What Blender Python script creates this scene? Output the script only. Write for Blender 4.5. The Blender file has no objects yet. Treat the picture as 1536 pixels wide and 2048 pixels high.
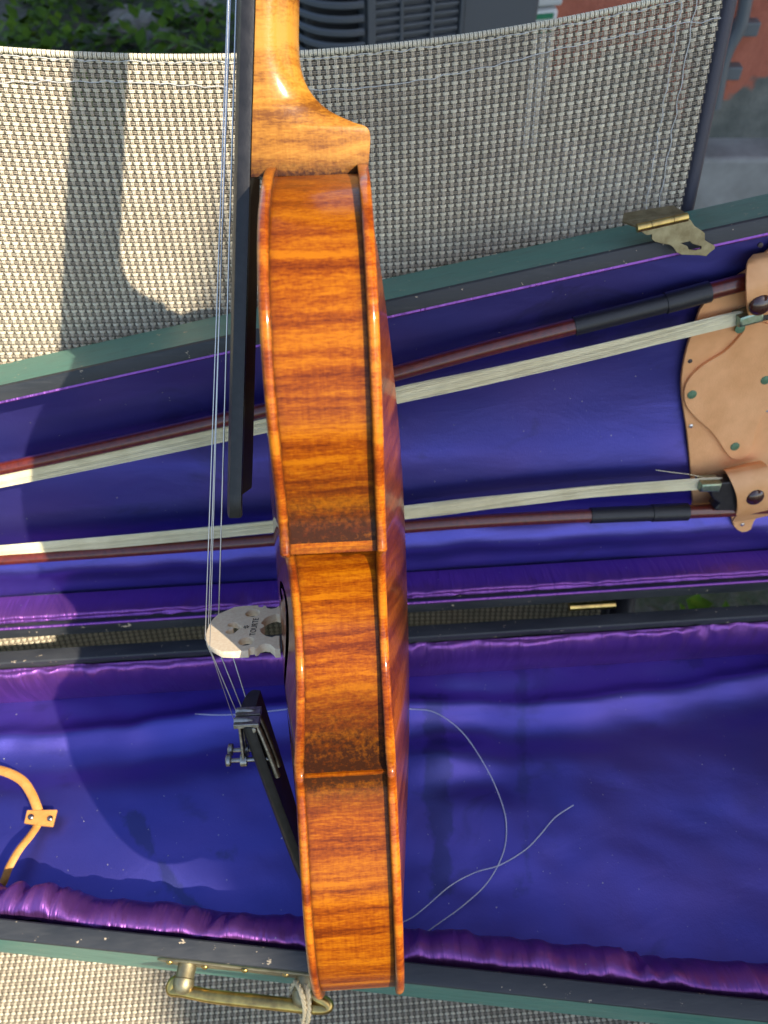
import bpy, bmesh, math, random
import numpy as np
from mathutils import Matrix, Vector, noise as mnoise
random.seed(7)
rng = np.random.default_rng(7)
SC = bpy.context.scene
COL = SC.collection

# ------------------------------------------------------------------ camera, sky, sun, exposure
F_PX, CX, CY = 1539.0, 768.0, 1024.0
PITCH = math.radians(52)
CAM = np.array([0, 0, 1.13])
AX_R = np.array([1.0, 0, 0])
AX_F = np.array([0, math.cos(PITCH), -math.sin(PITCH)])
AX_D = np.array([0, -math.sin(PITCH), -math.cos(PITCH)])
cd = bpy.data.cameras.new('camera')
cam = bpy.data.objects.new('camera', cd); COL.objects.link(cam)
cam.location = CAM
cam.rotation_euler = (math.pi / 2 - PITCH, 0, 0)
cd.sensor_fit = 'VERTICAL'; cd.sensor_height = 24.0; cd.lens = 24.0 * F_PX / 2048.0
cd.clip_start = 0.01; cd.clip_end = 200
cd.dof.use_dof = True; cd.dof.focus_distance = 0.33; cd.dof.aperture_fstop = 11.0
SC.camera = cam

SUN_TRAVEL = Vector((-0.588, 0.424, -0.689)).normalized()
world = bpy.data.worlds.new('World'); SC.world = world; world.use_nodes = True
nt = world.node_tree
for n in list(nt.nodes): nt.nodes.remove(n)
sky = nt.nodes.new('ShaderNodeTexSky'); sky.sky_type = 'NISHITA'; sky.sun_disc = False
sky.sun_elevation = math.radians(43.6); sky.sun_rotation = math.radians(125.8)
bg = nt.nodes.new('ShaderNodeBackground'); bg.inputs['Strength'].default_value = 0.15
wo = nt.nodes.new('ShaderNodeOutputWorld')
nt.links.new(sky.outputs[0], bg.inputs[0]); nt.links.new(bg.outputs[0], wo.inputs[0])
sd = bpy.data.lights.new('sun', 'SUN'); sd.energy = 4.3; sd.angle = math.radians(0.53); sd.color = (1.0, 0.90, 0.74)
sun = bpy.data.objects.new('sun', sd); COL.objects.link(sun)
sun.location = (2, -2, 4); sun.rotation_euler = SUN_TRAVEL.to_track_quat('-Z', 'Y').to_euler()
SC.view_settings.view_transform = 'Standard'; SC.view_settings.look = 'None'
SC.view_settings.exposure = 0.95; SC.view_settings.gamma = 1.0; SC.view_settings.use_curve_mapping = False
SC.cycles.use_denoising = True
SC.cycles.max_bounces = 8; SC.cycles.glossy_bounces = 4; SC.cycles.caustics_reflective = False

# ------------------------------------------------------------------ survey frame (millimetres from the camera)
PSI = math.radians(4)
XS = np.array([math.cos(PSI), math.sin(PSI), 0]); YS = np.array([-math.sin(PSI), math.cos(PSI), 0]); ZS = np.array([0, 0, 1.0])
REC = math.radians(16)
BD = -YS * math.sin(REC) - ZS * math.cos(REC)      # down along the chair back
BN = -YS * math.cos(REC) + ZS * math.sin(REC)      # out of the chair back, towards the sitter
def ray(x, y): return AX_R * (x - CX) / F_PX + AX_D * (y - CY) / F_PX + AX_F
def hit(x, y, p0, n):
    r = ray(x, y); return r * (p0 @ n) / (r @ n)
def Wm(q): return CAM + np.asarray(q) * 0.001
P0 = ray(880, 480) * 448                            # a point on the chair back
HINGE = hit(820, 1237, P0 + BN * 48, BN)            # on the hinge line of the case

# ------------------------------------------------------------------ helpers
def link(o, parent=None):
    COL.objects.link(o)
    if parent is not None: o.parent = parent
    return o
def mk(name, verts, faces, mat, parent=None, smooth=True, attrs=None):
    me = bpy.data.meshes.new(name)
    me.from_pydata([tuple(map(float, v)) for v in verts], [], [tuple(map(int, f)) for f in faces])
    me.validate()
    if mat is not None: me.materials.append(mat)
    if smooth: me.polygons.foreach_set('use_smooth', [True] * len(me.polygons))
    if attrs:
        for k, vals in attrs.items():
            a = me.attributes.new(k, 'FLOAT', 'POINT'); a.data.foreach_set('value', np.asarray(vals, dtype=np.float32))
    me.update()
    return link(bpy.data.objects.new(name, me), parent)
def empty(name, mat4=None, label=None, cat=None, group=None):
    o = bpy.data.objects.new(name, None); COL.objects.link(o); o.empty_display_size = 0.02
    if mat4 is not None: o.matrix_world = mat4
    tag(o, label, cat, group)
    return o
def tag(o, label=None, cat=None, group=None, kind=None):
    if label: o['label'] = label
    if cat: o['category'] = cat
    if group: o['group'] = group
    if kind: o['kind'] = kind
    return o
def fix(o, dist=0.0005, bevel=0, seg=2, recalc=True, angle=40):
    bm = bmesh.new(); bm.from_mesh(o.data)
    if recalc: bmesh.ops.recalc_face_normals(bm, faces=bm.faces)
    bm.to_mesh(o.data); bm.free()
    if bevel:
        m = o.modifiers.new('bevel', 'BEVEL'); m.width = bevel; m.segments = seg; m.limit_method = 'ANGLE'; m.angle_limit = math.radians(angle)
    return o
def sharp(o, deg=35):
    o.data.set_sharp_from_angle(angle=math.radians(deg)); return o
def catmull(pts, n=8, closed=False):
    P = [np.asarray(p, float) for p in pts]; m = len(P); out = []
    rngi = range(m if closed else m - 1)
    for i in rngi:
        if closed: a, b, c, d = P[i - 1], P[i], P[(i + 1) % m], P[(i + 2) % m]
        else:
            b, c = P[i], P[i + 1]
            a = P[i - 1] if i > 0 else 2 * b - c
            d = P[i + 2] if i + 2 < m else 2 * c - b
        for k in range(n):
            t = k / n
            out.append(0.5 * ((2 * b) + (c - a) * t + (2 * a - 5 * b + 4 * c - d) * t * t + (3 * b - a - 3 * c + d) * t ** 3))
    if not closed: out.append(P[-1])
    return np.array(out)
def tube_vf(path, rad, sides=8, flat=None, up=None, cap=True):
    """tube along path; rad a number or list; flat=(ka,kb) scales the two cross axes; up fixes the roll"""
    path = np.asarray(path, float); n = len(path)
    rad = np.full(n, rad) if np.isscalar(rad) else np.asarray(rad, float)
    tang = np.gradient(path, axis=0); tang /= np.linalg.norm(tang, axis=1)[:, None] + 1e-12
    u0 = np.array(up if up is not None else (0, 0, 1.0), float)
    if abs(tang[0] @ u0) > 0.95 and up is None: u0 = np.array([0, 1.0, 0])
    V = []; nrm = u0
    ka, kb = flat if flat else (1, 1)
    for i in range(n):
        if up is not None: nrm = u0
        nrm = nrm - tang[i] * (nrm @ tang[i]); nrm /= np.linalg.norm(nrm) + 1e-12
        bi = np.cross(tang[i], nrm)
        for k in range(sides):
            a = 2 * math.pi * k / sides
            V.append(path[i] + rad[i] * (ka * math.cos(a) * nrm + kb * math.sin(a) * bi))
    Fs = []
    for i in range(n - 1):
        for k in range(sides):
            k2 = (k + 1) % sides
            Fs.append((i * sides + k, i * sides + k2, (i + 1) * sides + k2, (i + 1) * sides + k))
    if cap:
        Fs.append(tuple(range(sides - 1, -1, -1))); Fs.append(tuple(range((n - 1) * sides, n * sides)))
    return V, Fs
def tube(name, path, rad, mat, parent=None, sides=8, flat=None, up=None):
    V, Fs = tube_vf(path, rad, sides, flat, up)
    o = mk(name, V, Fs, mat, parent); fix(o); return sharp(o, 50)
def merge(parts):
    V = []; Fs = []
    for v, f in parts:
        b = len(V); V += [tuple(x) for x in v]; Fs += [tuple(i + b for i in q) for q in f]
    return V, Fs
def box_vf(c, s, R=None):
    c = np.asarray(c, float); s = np.asarray(s, float) / 2
    V = []
    for dx in (-1, 1):
        for dy in (-1, 1):
            for dz in (-1, 1):
                q = np.array([dx * s[0], dy * s[1], dz * s[2]])
                V.append(c + (R @ q if R is not None else q))
    return V, [(0, 1, 3, 2), (4, 6, 7, 5), (0, 4, 5, 1), (2, 3, 7, 6), (0, 2, 6, 4), (1, 5, 7, 3)]
def box(name, c, s, mat, parent=None, R=None, bevel=0.001):
    V, Fs = box_vf(c, s, R); o = mk(name, V, Fs, mat, parent, smooth=False); fix(o, bevel=bevel); return o
def cyl_vf(p, q, r, sides=16, r2=None):
    p = np.asarray(p, float); q = np.asarray(q, float)
    return tube_vf(np.array([p, q]), [r, r if r2 is None else r2], sides)
def cyl(name, p, q, r, mat, parent=None, sides=16, r2=None, bevel=0):
    V, Fs = cyl_vf(p, q, r, sides, r2); o = mk(name, V, Fs, mat, parent); fix(o, bevel=bevel); return sharp(o, 40)
def lathe_vf(prof, o, ax, sides=20):
    """prof: list of (radius, height) along axis ax from o"""
    o = np.asarray(o, float); ax = np.asarray(ax, float); ax = ax / np.linalg.norm(ax)
    t = np.array([1.0, 0, 0]) if abs(ax[0]) < .8 else np.array([0, 1.0, 0])
    e1 = np.cross(ax, t); e1 /= np.linalg.norm(e1); e2 = np.cross(ax, e1)
    V = []; Fs = []
    for r, h in prof:
        for k in range(sides):
            a = 2 * math.pi * k / sides; V.append(o + ax * h + r * (math.cos(a) * e1 + math.sin(a) * e2))
    for i in range(len(prof) - 1):
        for k in range(sides):
            k2 = (k + 1) % sides; Fs.append((i * sides + k, i * sides + k2, (i + 1) * sides + k2, (i + 1) * sides + k))
    Fs.append(tuple(range(sides))); Fs.append(tuple(range((len(prof) - 1) * sides, len(prof) * sides)))
    return V, Fs
def plate2d(name, loops, thick, mat4, mat, parent=None, bevel=0.0):
    """flat plate cut from 2D loops (first = outline, rest = holes) set in space by mat4 (numpy 4x4)"""
    cu = bpy.data.curves.new(name + '_cut', 'CURVE'); cu.dimensions = '2D'; cu.fill_mode = 'BOTH'
    cu.extrude = max(thick / 2 - bevel, 1e-5); cu.bevel_depth = bevel; cu.bevel_resolution = 1; cu.offset = -bevel
    for lp in loops:
        s = cu.splines.new('POLY'); s.points.add(len(lp) - 1)
        s.points.foreach_set('co', np.array([(p[0], p[1], 0, 1) for p in lp], dtype=np.float32).ravel()); s.use_cyclic_u = True
    tmp = bpy.data.objects.new(name + '_cut', cu); COL.objects.link(tmp)
    dg = bpy.context.evaluated_depsgraph_get()
    me = bpy.data.meshes.new_from_object(tmp.evaluated_get(dg)); me.name = name
    bpy.data.objects.remove(tmp); bpy.data.curves.remove(cu)
    me.transform(Matrix(mat4.tolist())); me.materials.clear(); me.materials.append(mat)
    o = link(bpy.data.objects.new(name, me), parent)
    me.polygons.foreach_set('use_smooth', [True] * len(me.polygons)); sharp(o, 40)
    return o
def m4(o, ex, ey, ez):
    M = np.eye(4); M[:3, 0] = ex; M[:3, 1] = ey; M[:3, 2] = ez; M[:3, 3] = o; return M
def fbm(x, y, z=0.0, oct=3):
    s = 0; a = 1.0
    for i in range(oct):
        s += a * mnoise.noise(Vector((x, y, z + 7.1 * i))); x *= 2.03; y *= 2.03; a *= 0.5
    return s

# ------------------------------------------------------------------ material helpers
class MB:
    def __init__(self, name):
        self.m = bpy.data.materials.new(name); self.m.use_nodes = True; self.t = self.m.node_tree
        self.b = self.t.nodes['Principled BSDF']; self.tc = None
    def n(self, typ, **kw):
        nd = self.t.nodes.new(typ)
        for k, v in kw.items(): setattr(nd, k, v)
        return nd
    def l(self, a, b): self.t.links.new(a, b)
    def coord(self, scale=(1, 1, 1), rot=(0, 0, 0), loc=(0, 0, 0)):
        if self.tc is None: self.tc = self.n('ShaderNodeTexCoord')
        mp = self.n('ShaderNodeMapping'); mp.inputs['Scale'].default_value = scale; mp.inputs['Rotation'].default_value = rot; mp.inputs['Location'].default_value = loc
        self.l(self.tc.outputs['Object'], mp.inputs[0]); return mp.outputs[0]
    def noise(self, scale=1.0, detail=2, rough=0.5, vec=None, dist=0.0):
        nd = self.n('ShaderNodeTexNoise'); nd.inputs['Scale'].default_value = scale; nd.inputs['Detail'].default_value = detail
        nd.inputs['Roughness'].default_value = rough; nd.inputs['Distortion'].default_value = dist
        self.l(vec if vec is not None else self.coord(), nd.inputs['Vector']); return nd.outputs['Fac']
    def ramp(self, fac, stops, interp='LINEAR'):
        r = self.n('ShaderNodeValToRGB'); r.color_ramp.interpolation = interp
        els = r.color_ramp.elements
        while len(els) < len(stops): els.new(0.5)
        for e, (p, c) in zip(els, stops):
            e.position = p; e.color = (c, c, c, 1) if np.isscalar(c) else (*c, 1)
        self.l(fac, r.inputs[0]); return r.outputs[0]
    def mix(self, fac, a, b, mode='MIX'):
        m = self.n('ShaderNodeMix', data_type='RGBA', blend_type=mode)
        for s, v in ((m.inputs[0], fac), (m.inputs[6], a), (m.inputs[7], b)):
            if hasattr(v, 'is_linked'): self.l(v, s)
            elif np.isscalar(v): s.default_value = v if s == m.inputs[0] else (v, v, v, 1)
            else: s.default_value = (*v, 1)
        return m.outputs[2]
    def math(self, op, a, b=0.0, clamp=False):
        m = self.n('ShaderNodeMath', operation=op); m.use_clamp = clamp
        for s, v in ((m.inputs[0], a), (m.inputs[1], b)):
            if hasattr(v, 'is_linked'): self.l(v, s)
            else: s.default_value = v
        return m.outputs[0]
    def attr(self, name):
        a = self.n('ShaderNodeAttribute'); a.attribute_name = name; return a.outputs['Fac']
    def bump(self, h, strength=0.3, dist=0.001):
        b = self.n('ShaderNodeBump'); b.inputs['Strength'].default_value = strength; b.inputs['Distance'].default_value = dist
        self.l(h, b.inputs['Height']); self.l(b.outputs[0], self.b.inputs['Normal'])
        return b
    def set(self, **kw):
        for k, v in kw.items():
            s = self.b.inputs[k.replace('_', ' ')]
            if hasattr(v, 'is_linked'): self.l(v, s)
            elif isinstance(v, tuple) and len(v) == 3 and s.type == 'RGBA': s.default_value = (*v, 1)
            else: s.default_value = v
        return self

def maple(name, lo, mid, hi, slant=0.06, fx=150, rough=0.32, coat=0.7, sat_grime=True, offs=0.0, coatr=0.12, sl2=0.0, gain=1.25):
    m = MB(name)
    warp = m.noise(1.0, 2, vec=m.coord((28, 28, 30)))
    wv = m.n('ShaderNodeVectorMath', operation='MULTIPLY_ADD')
    cmb = m.n('ShaderNodeCombineXYZ'); m.l(warp, cmb.inputs[0])
    m.l(cmb.outputs[0], wv.inputs[0]); wv.inputs[1].default_value = (1.6, 0, 0)
    m.l(m.coord((fx, 6, 10), (0, slant, sl2), (offs, 0, 0)), wv.inputs[2])
    st = m.noise(1.0, 3, 0.5, wv.outputs[0])
    fine = m.noise(1.0, 3, 0.6, m.coord((520, 40, 60), (0, slant, 0)))
    fleck = m.noise(1.0, 2, 0.6, m.coord((1500, 1500, 420), (0, slant, 0)))
    s = m.math('ADD', m.math('ADD', m.math('MULTIPLY', m.math('SUBTRACT', st, 0.5), gain), 0.575), m.math('MULTIPLY', m.math('SUBTRACT', fine, 0.5), 0.34))
    s = m.math('ADD', s, m.math('MULTIPLY', m.math('SUBTRACT', fleck, 0.5), 0.42))
    curl = m.noise(1.0, 2, 0.6, m.coord((950, 170, 130), (0, slant, 0)), 1.4)
    fib = m.noise(1.0, 2, 0.5, m.coord((50, 1000, 1000)))
    s = m.math('ADD', s, m.math('ADD', m.math('MULTIPLY', m.math('SUBTRACT', curl, 0.5), 0.40), m.math('MULTIPLY', m.math('SUBTRACT', fib, 0.5), 0.22)))
    col = m.ramp(s, [(0.36, lo), (0.56, mid), (0.80, hi)])
    rg = rough
    if sat_grime:
        g = m.attr('grime'); gn = m.noise(1.0, 4, 0.7, m.coord((520, 520, 520)))
        gm = m.math('MULTIPLY', g, m.math('ADD', 0.05, m.math('MULTIPLY', gn, 1.75)), clamp=True)
        gm = m.ramp(gm, [(0.10, 0.0), (0.95, 1.0)])
        coat = m.math('MULTIPLY', m.math('SUBTRACT', 1.0, m.math('MULTIPLY', gm, 0.75)), coat)
        col = m.mix(gm, col, (0.040, 0.013, 0.005))
    sp = m.noise(1.0, 2, 0.5, m.coord((700, 700, 700)))
    rgh = m.math('ADD', rough - 0.08, m.math('MULTIPLY', sp, 0.2))
    m.set(Base_Color=col, Roughness=rgh, Coat_Weight=coat, Coat_Roughness=coatr, Coat_IOR=1.45, Specular_IOR_Level=0.1)
    hb = m.math('ADD', m.math('MULTIPLY', fine, 0.5), m.noise(1.0, 3, 0.6, m.coord((420, 420, 420))))
    m.bump(hb, 0.22, 0.0006)
    return m.m
def plain(name, col, rough=0.5, metal=0.0, var=0.0, vscale=60, bump=0.0, bscale=400, coat=0.0, col2=None, detail=3):
    m = MB(name)
    c = col
    if var or col2:
        nz = m.noise(vscale, detail, 0.6)
        c2 = col2 if col2 else tuple(x * (1 - var) for x in col)
        c = m.mix(m.ramp(nz, [(0.35, 0.0), (0.68, 1.0)]), col, c2)
    m.set(Base_Color=c, Roughness=rough, Metallic=metal, Coat_Weight=coat)
    if bump: m.bump(m.noise(bscale, 3, 0.6), bump, 0.001)
    return m.m

M = {}
M['rib'] = maple('varnished_flamed_maple', (0.115, 0.018, 0.001), (0.235, 0.049, 0.001), (0.385, 0.114, 0.002), fx=270, coat=0.34, gain=1.05)
M['edge'] = maple('worn_edge_maple', (0.15, 0.022, 0.003), (0.30, 0.060, 0.004), (0.52, 0.16, 0.010), fx=90, coat=0.55)
M['back'] = maple('back_maple', (0.075, 0.012, 0.002), (0.15, 0.028, 0.003), (0.26, 0.060, 0.006), slant=0.0, fx=120, coat=0.4, sl2=0.6)
M['neck'] = maple('pale_neck_maple', (0.16, 0.052, 0.007), (0.33, 0.130, 0.014), (0.46, 0.215, 0.030), fx=110, rough=0.34, coat=0.5, gain=1.7, offs=3.3, slant=-0.12)
def spruce():
    m = MB('varnished_spruce')
    g = m.noise(1.0, 2, 0.5, m.coord((14, 900, 60)))
    c = m.ramp(g, [(0.35, (0.10, 0.022, 0.006)), (0.65, (0.26, 0.07, 0.013))])
    d = m.attr('edge_d')
    pf = m.math('MULTIPLY', m.math('GREATER_THAN', d, 3.9), m.math('LESS_THAN', d, 5.2))
    c = m.mix(pf, c, (0.012, 0.008, 0.006))
    m.set(Base_Color=c, Roughness=0.3, Coat_Weight=0.9, Coat_Roughness=0.08)
    m.bump(m.noise(350, 3, 0.6), 0.12, 0.0006)
    return m.m
M['top'] = spruce()
M['ebony'] = plain('ebony', (0.010, 0.009, 0.009), 0.40, var=0.4, vscale=200, bump=0.1, bscale=900, col2=(0.022, 0.020, 0.020))
M['bridge'] = plain('bridge_maple', (0.80, 0.66, 0.47), 0.6, bump=0.1, bscale=1500, col2=(0.72, 0.55, 0.36), vscale=700)
M['ink'] = plain('black_ink', (0.01, 0.008, 0.006), 0.7)
M['steel'] = plain('string_steel', (0.62, 0.62, 0.64), 0.3, 1.0)
M['nickel'] = plain('tarnished_nickel', (0.40, 0.38, 0.34), 0.34, 1.0, col2=(0.22, 0.20, 0.17), vscale=500, bump=0.1)
M['brass'] = plain('aged_brass', (0.66, 0.46, 0.14), 0.28, 1.0, col2=(0.36, 0.24, 0.09), vscale=130, bump=0.08)
M['brass_dull'] = plain('dull_brass', (0.34, 0.30, 0.18), 0.5, 0.9, col2=(0.22, 0.18, 0.10), vscale=160, bump=0.1)

def painted(name, col, col2, chip, thr=0.70, rough=0.45, sc=55):
    m = MB(name)
    a = m.noise(1.0, 4, 0.65, m.coord((sc * 0.3, sc, sc)))
    c = m.mix(m.ramp(a, [(0.35, 0.0), (0.65, 1.0)]), col, col2)
    chipn = m.noise(1.0, 3, 0.75, m.coord((150, 230, 230)))
    scf = m.noise(1.0, 5, 0.7, m.coord((35, 260, 260)))
    c = m.mix(m.math('MULTIPLY', m.ramp(scf, [(0.52, 0.0), (0.66, 1.0)]), 0.45), c, tuple(x * .45 + .035 for x in col2))
    c = m.mix(m.ramp(chipn, [(thr, 0.0), (thr + 0.02, 1.0)]), c, chip)
    m.set(Base_Color=c, Roughness=m.ramp(a, [(0.3, rough - 0.1), (0.7, rough + 0.15)]))
    m.bump(m.noise(1.0, 4, 0.6, m.coord((120, 500, 500))), 0.18, 0.0008)
    return m.m
M['green_paint'] = painted('dark_green_paint', (0.065, 0.200, 0.150), (0.110, 0.22, 0.165), (0.42, 0.33, 0.20), 0.675)
M['black_paint'] = painted('black_rim_paint', (0.020, 0.023, 0.027), (0.040, 0.042, 0.045), (0.45, 0.36, 0.24), 0.675, rough=0.5)

def satin(name, c1, c2, stain=0.5, wrinkle=0.0):
    m = MB(name)
    lw = m.n('ShaderNodeLayerWeight'); lw.inputs[0].default_value = 0.42
    wv = m.noise(1.0, 2, 0.5, m.coord((9, 14, 14)))
    c = m.mix(m.ramp(wv, [(0.38, 0.0), (0.64, 1.0)]), c1, c2)
    st = m.noise(1.0, 4, 0.62, m.coord((16, 24, 24)), 0.8)
    c = m.mix(m.math('MULTIPLY', m.ramp(st, [(0.60, 0.0), (0.70, 1.0)]), stain * 0.8), c, (0.055, 0.055, 0.12))
    weave = m.noise(1.0, 1, 0.5, m.coord((2600, 700, 700)))
    spk = m.n('ShaderNodeTexVoronoi'); spk.inputs['Scale'].default_value = 900
    m.l(m.coord(), spk.inputs['Vector'])
    lint = m.n('ShaderNodeTexVoronoi'); lint.inputs['Scale'].default_value = 95; m.l(m.coord(), lint.inputs['Vector'])
    c = m.mix(m.math('LESS_THAN', lint.outputs['Distance'], 0.035), c, (0.55, 0.52, 0.50))
    m.set(Base_Color=c, Roughness=m.math('ADD', 0.36, m.math('MULTIPLY', weave, 0.16)), Specular_IOR_Level=0.5, Metallic=0.86)
    m.b.inputs['Anisotropic'].default_value = 0.5
    hb = m.math('ADD', m.math('MULTIPLY', spk.outputs['Distance'], 0.9), weave)
    b1 = m.bump(hb, 0.10, 0.0005)
    wr = m.noise(1.0, 3, 0.55, m.coord((150, 20, 20)) if wrinkle else m.coord((22, 34, 34)), 0.6)
    b2 = m.n('ShaderNodeBump'); b2.inputs['Strength'].default_value = wrinkle if wrinkle else 0.16; b2.inputs['Distance'].default_value = 0.003
    m.l(wr, b2.inputs['Height']); m.l(b2.outputs[0], b1.inputs['Normal'])
    return m.m
M['satin_blue'] = satin('blue_violet_satin', (0.088, 0.084, 0.40), (0.120, 0.094, 0.41))
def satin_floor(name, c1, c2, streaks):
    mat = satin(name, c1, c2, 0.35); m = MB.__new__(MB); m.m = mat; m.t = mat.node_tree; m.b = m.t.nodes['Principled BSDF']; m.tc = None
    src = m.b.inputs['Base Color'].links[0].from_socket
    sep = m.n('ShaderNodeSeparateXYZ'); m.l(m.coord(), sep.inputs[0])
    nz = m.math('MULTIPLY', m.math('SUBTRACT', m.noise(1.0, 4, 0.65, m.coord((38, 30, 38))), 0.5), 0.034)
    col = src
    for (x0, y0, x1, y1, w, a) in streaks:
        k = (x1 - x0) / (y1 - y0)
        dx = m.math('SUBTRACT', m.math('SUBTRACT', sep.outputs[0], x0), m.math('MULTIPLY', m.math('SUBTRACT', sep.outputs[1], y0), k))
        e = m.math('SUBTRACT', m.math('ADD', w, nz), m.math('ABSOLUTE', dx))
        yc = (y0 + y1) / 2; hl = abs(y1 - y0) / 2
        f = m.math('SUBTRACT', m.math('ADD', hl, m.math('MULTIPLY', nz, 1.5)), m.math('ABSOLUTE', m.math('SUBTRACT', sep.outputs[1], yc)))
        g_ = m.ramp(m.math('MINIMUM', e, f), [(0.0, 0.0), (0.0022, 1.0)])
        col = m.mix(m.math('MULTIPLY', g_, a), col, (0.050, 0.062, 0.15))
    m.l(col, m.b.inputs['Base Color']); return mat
M['satin_purple'] = satin('purple_satin', (0.27, 0.095, 0.38), (0.33, 0.115, 0.41), 0.25, 0.6)
M['leather'] = plain('tan_leather', (0.94, 0.47, 0.20), 0.65, bump=0.25, bscale=900, col2=(0.80, 0.37, 0.14), vscale=45)
M['leather_edge'] = plain('leather_strap', (0.90, 0.46, 0.20), 0.5, bump=0.2, bscale=800, col2=(0.80, 0.38, 0.14), vscale=60)
M['rivet'] = plain('verdigris_rivet', (0.075, 0.17, 0.085), 0.5, 0.2, col2=(0.14, 0.24, 0.14), vscale=700)
M['nail'] = plain('bright_nail', (0.60, 0.60, 0.64), 0.3, 1.0)
M['nail_dark'] = plain('dark_nail', (0.06, 0.05, 0.05), 0.5, 0.6)
M['snap'] = plain('brown_snap', (0.055, 0.015, 0.010), 0.18, coat=0.6)
M['stick'] = plain('pernambuco', (0.150, 0.022, 0.010), 0.34, col2=(0.085, 0.014, 0.008), vscale=300, coat=0.6)
M['hair'] = plain('horsehair', (0.86, 0.77, 0.50), 0.5, col2=(0.72, 0.63, 0.38), vscale=45)
M['grip'] = plain('black_grip', (0.016, 0.016, 0.018), 0.42, bump=0.2, bscale=700)
M['thread'] = plain('white_thread', (0.72, 0.72, 0.78), 0.5)
M['stitch'] = plain('grey_stitching', (0.62, 0.61, 0.57), 0.5)
M['twine'] = plain('cotton_twine', (0.74, 0.58, 0.33), 0.8, bump=0.5, bscale=1200)
def yarn(name, c, c2):
    m = MB(name)
    oi = m.n('ShaderNodeObjectInfo')
    c_ = m.mix(oi.outputs['Random'], c, c2)
    geo = m.n('ShaderNodeNewGeometry')
    c_ = m.mix(m.math('MULTIPLY', m.ramp(m.noise(22, 4, 0.6, geo.outputs['Position']), [(0.42, 0.0), (0.68, 1.0)]), 0.30), c_, (0.26, 0.21, 0.15))
    m.set(Base_Color=c_, Roughness=0.42, Specular_IOR_Level=0.4)
    return m.m
M['weft'] = yarn('pale_weft_yarn', (0.72, 0.64, 0.46), (0.82, 0.74, 0.55))
M['warp'] = yarn('taupe_warp_yarn', (0.60, 0.51, 0.38), (0.72, 0.62, 0.47))
M['weft_shade'] = yarn('shade_toned_weft_yarn', (0.36, 0.30, 0.22), (0.46, 0.39, 0.285))  # recessed weft, tone lowered to put the gap shade into its colour
M['warp_shade'] = yarn('shade_toned_warp_yarn', (0.13, 0.11, 0.08), (0.18, 0.15, 0.11))  # recessed warp, darkened so the weave gaps read as shaded holes
M['rail'] = plain('dark_powder_coat', (0.040, 0.038, 0.055), 0.5, bump=0.2, bscale=1200)

# ------------------------------------------------------------------ ground, house, things behind the chair
def ground_mat():
    m = MB('soil_and_moss')
    a = m.noise(3.0, 5, 0.6); b = m.noise(38.0, 4, 0.6)
    c = m.mix(m.ramp(a, [(0.40, 0.0), (0.58, 1.0)]), (0.055, 0.050, 0.036), (0.030, 0.055, 0.014))
    c = m.mix(m.ramp(b, [(0.45, 0.0), (0.7, 1.0)]), c, (0.10, 0.092, 0.075))
    m.set(Base_Color=c, Roughness=0.9); m.bump(b, 0.8, 0.02)
    return m.m
g = mk('ground', [(-60, -60, 0), (60, -60, 0), (60, 60, 0), (-60, 60, 0)], [(0, 1, 2, 3)], ground_mat()); tag(g, kind='structure')

def leaves(name, spots, label):
    V = []; Fs = []
    for (x0, x1, y0, y1, n, h, s) in spots:
        for i in range(n):
            x = rng.uniform(x0, x1); y = rng.uniform(y0, y1)
            d = fbm(x * 2.3, y * 2.3, 3.0)
            if d < -0.05: continue
            z = rng.uniform(0.01, h) * (0.5 + max(0, d)); a = rng.uniform(0, 6.28); t = rng.uniform(-0.5, 0.9); L = s * rng.uniform(0.5, 1.25); w = L * rng.uniform(.25, .45)
            ux, uy = math.cos(a), math.sin(a); ct, st = math.cos(t), math.sin(t)
            b = len(V)
            for (l, k, dz) in ((0, 0, 0), (.45, 1, .1), (1, 0, -.05), (.45, -1, .1)):
                V.append((x + L * l * ct * ux - w * k * uy, y + L * l * ct * uy + w * k * ux, z + L * l * st + dz * L * .3))
            Fs.append((b, b + 1, b + 2)); Fs.append((b, b + 2, b + 3))
    m = MB('weed_leaf'); nz = m.noise(14, 3, 0.6)
    c = m.ramp(nz, [(0.3, (0.020, 0.050, 0.002)), (0.55, (0.055, 0.110, 0.004)), (0.75, (0.12, 0.18, 0.008))])
    m.set(Base_Color=c, Roughness=0.75, Specular_IOR_Level=0.15); m.b.inputs['Subsurface Weight'].default_value = 0.0
    o = mk(name, V, Fs, m.m, smooth=False); tag(o, label, 'weeds', kind='stuff'); return o
leaves('weeds', [(-1.75, 0.1, 2.2, 4.2, 5200, 0.14, 0.055), (0.42, 1.0, 0.35, 1.15, 1600, 0.08, 0.04), (-1.7, 0.1, 2.2, 4.2, 3000, 0.05, 0.03)],
       'leafy green weeds growing on the soil behind the chair')
stone = []
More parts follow.
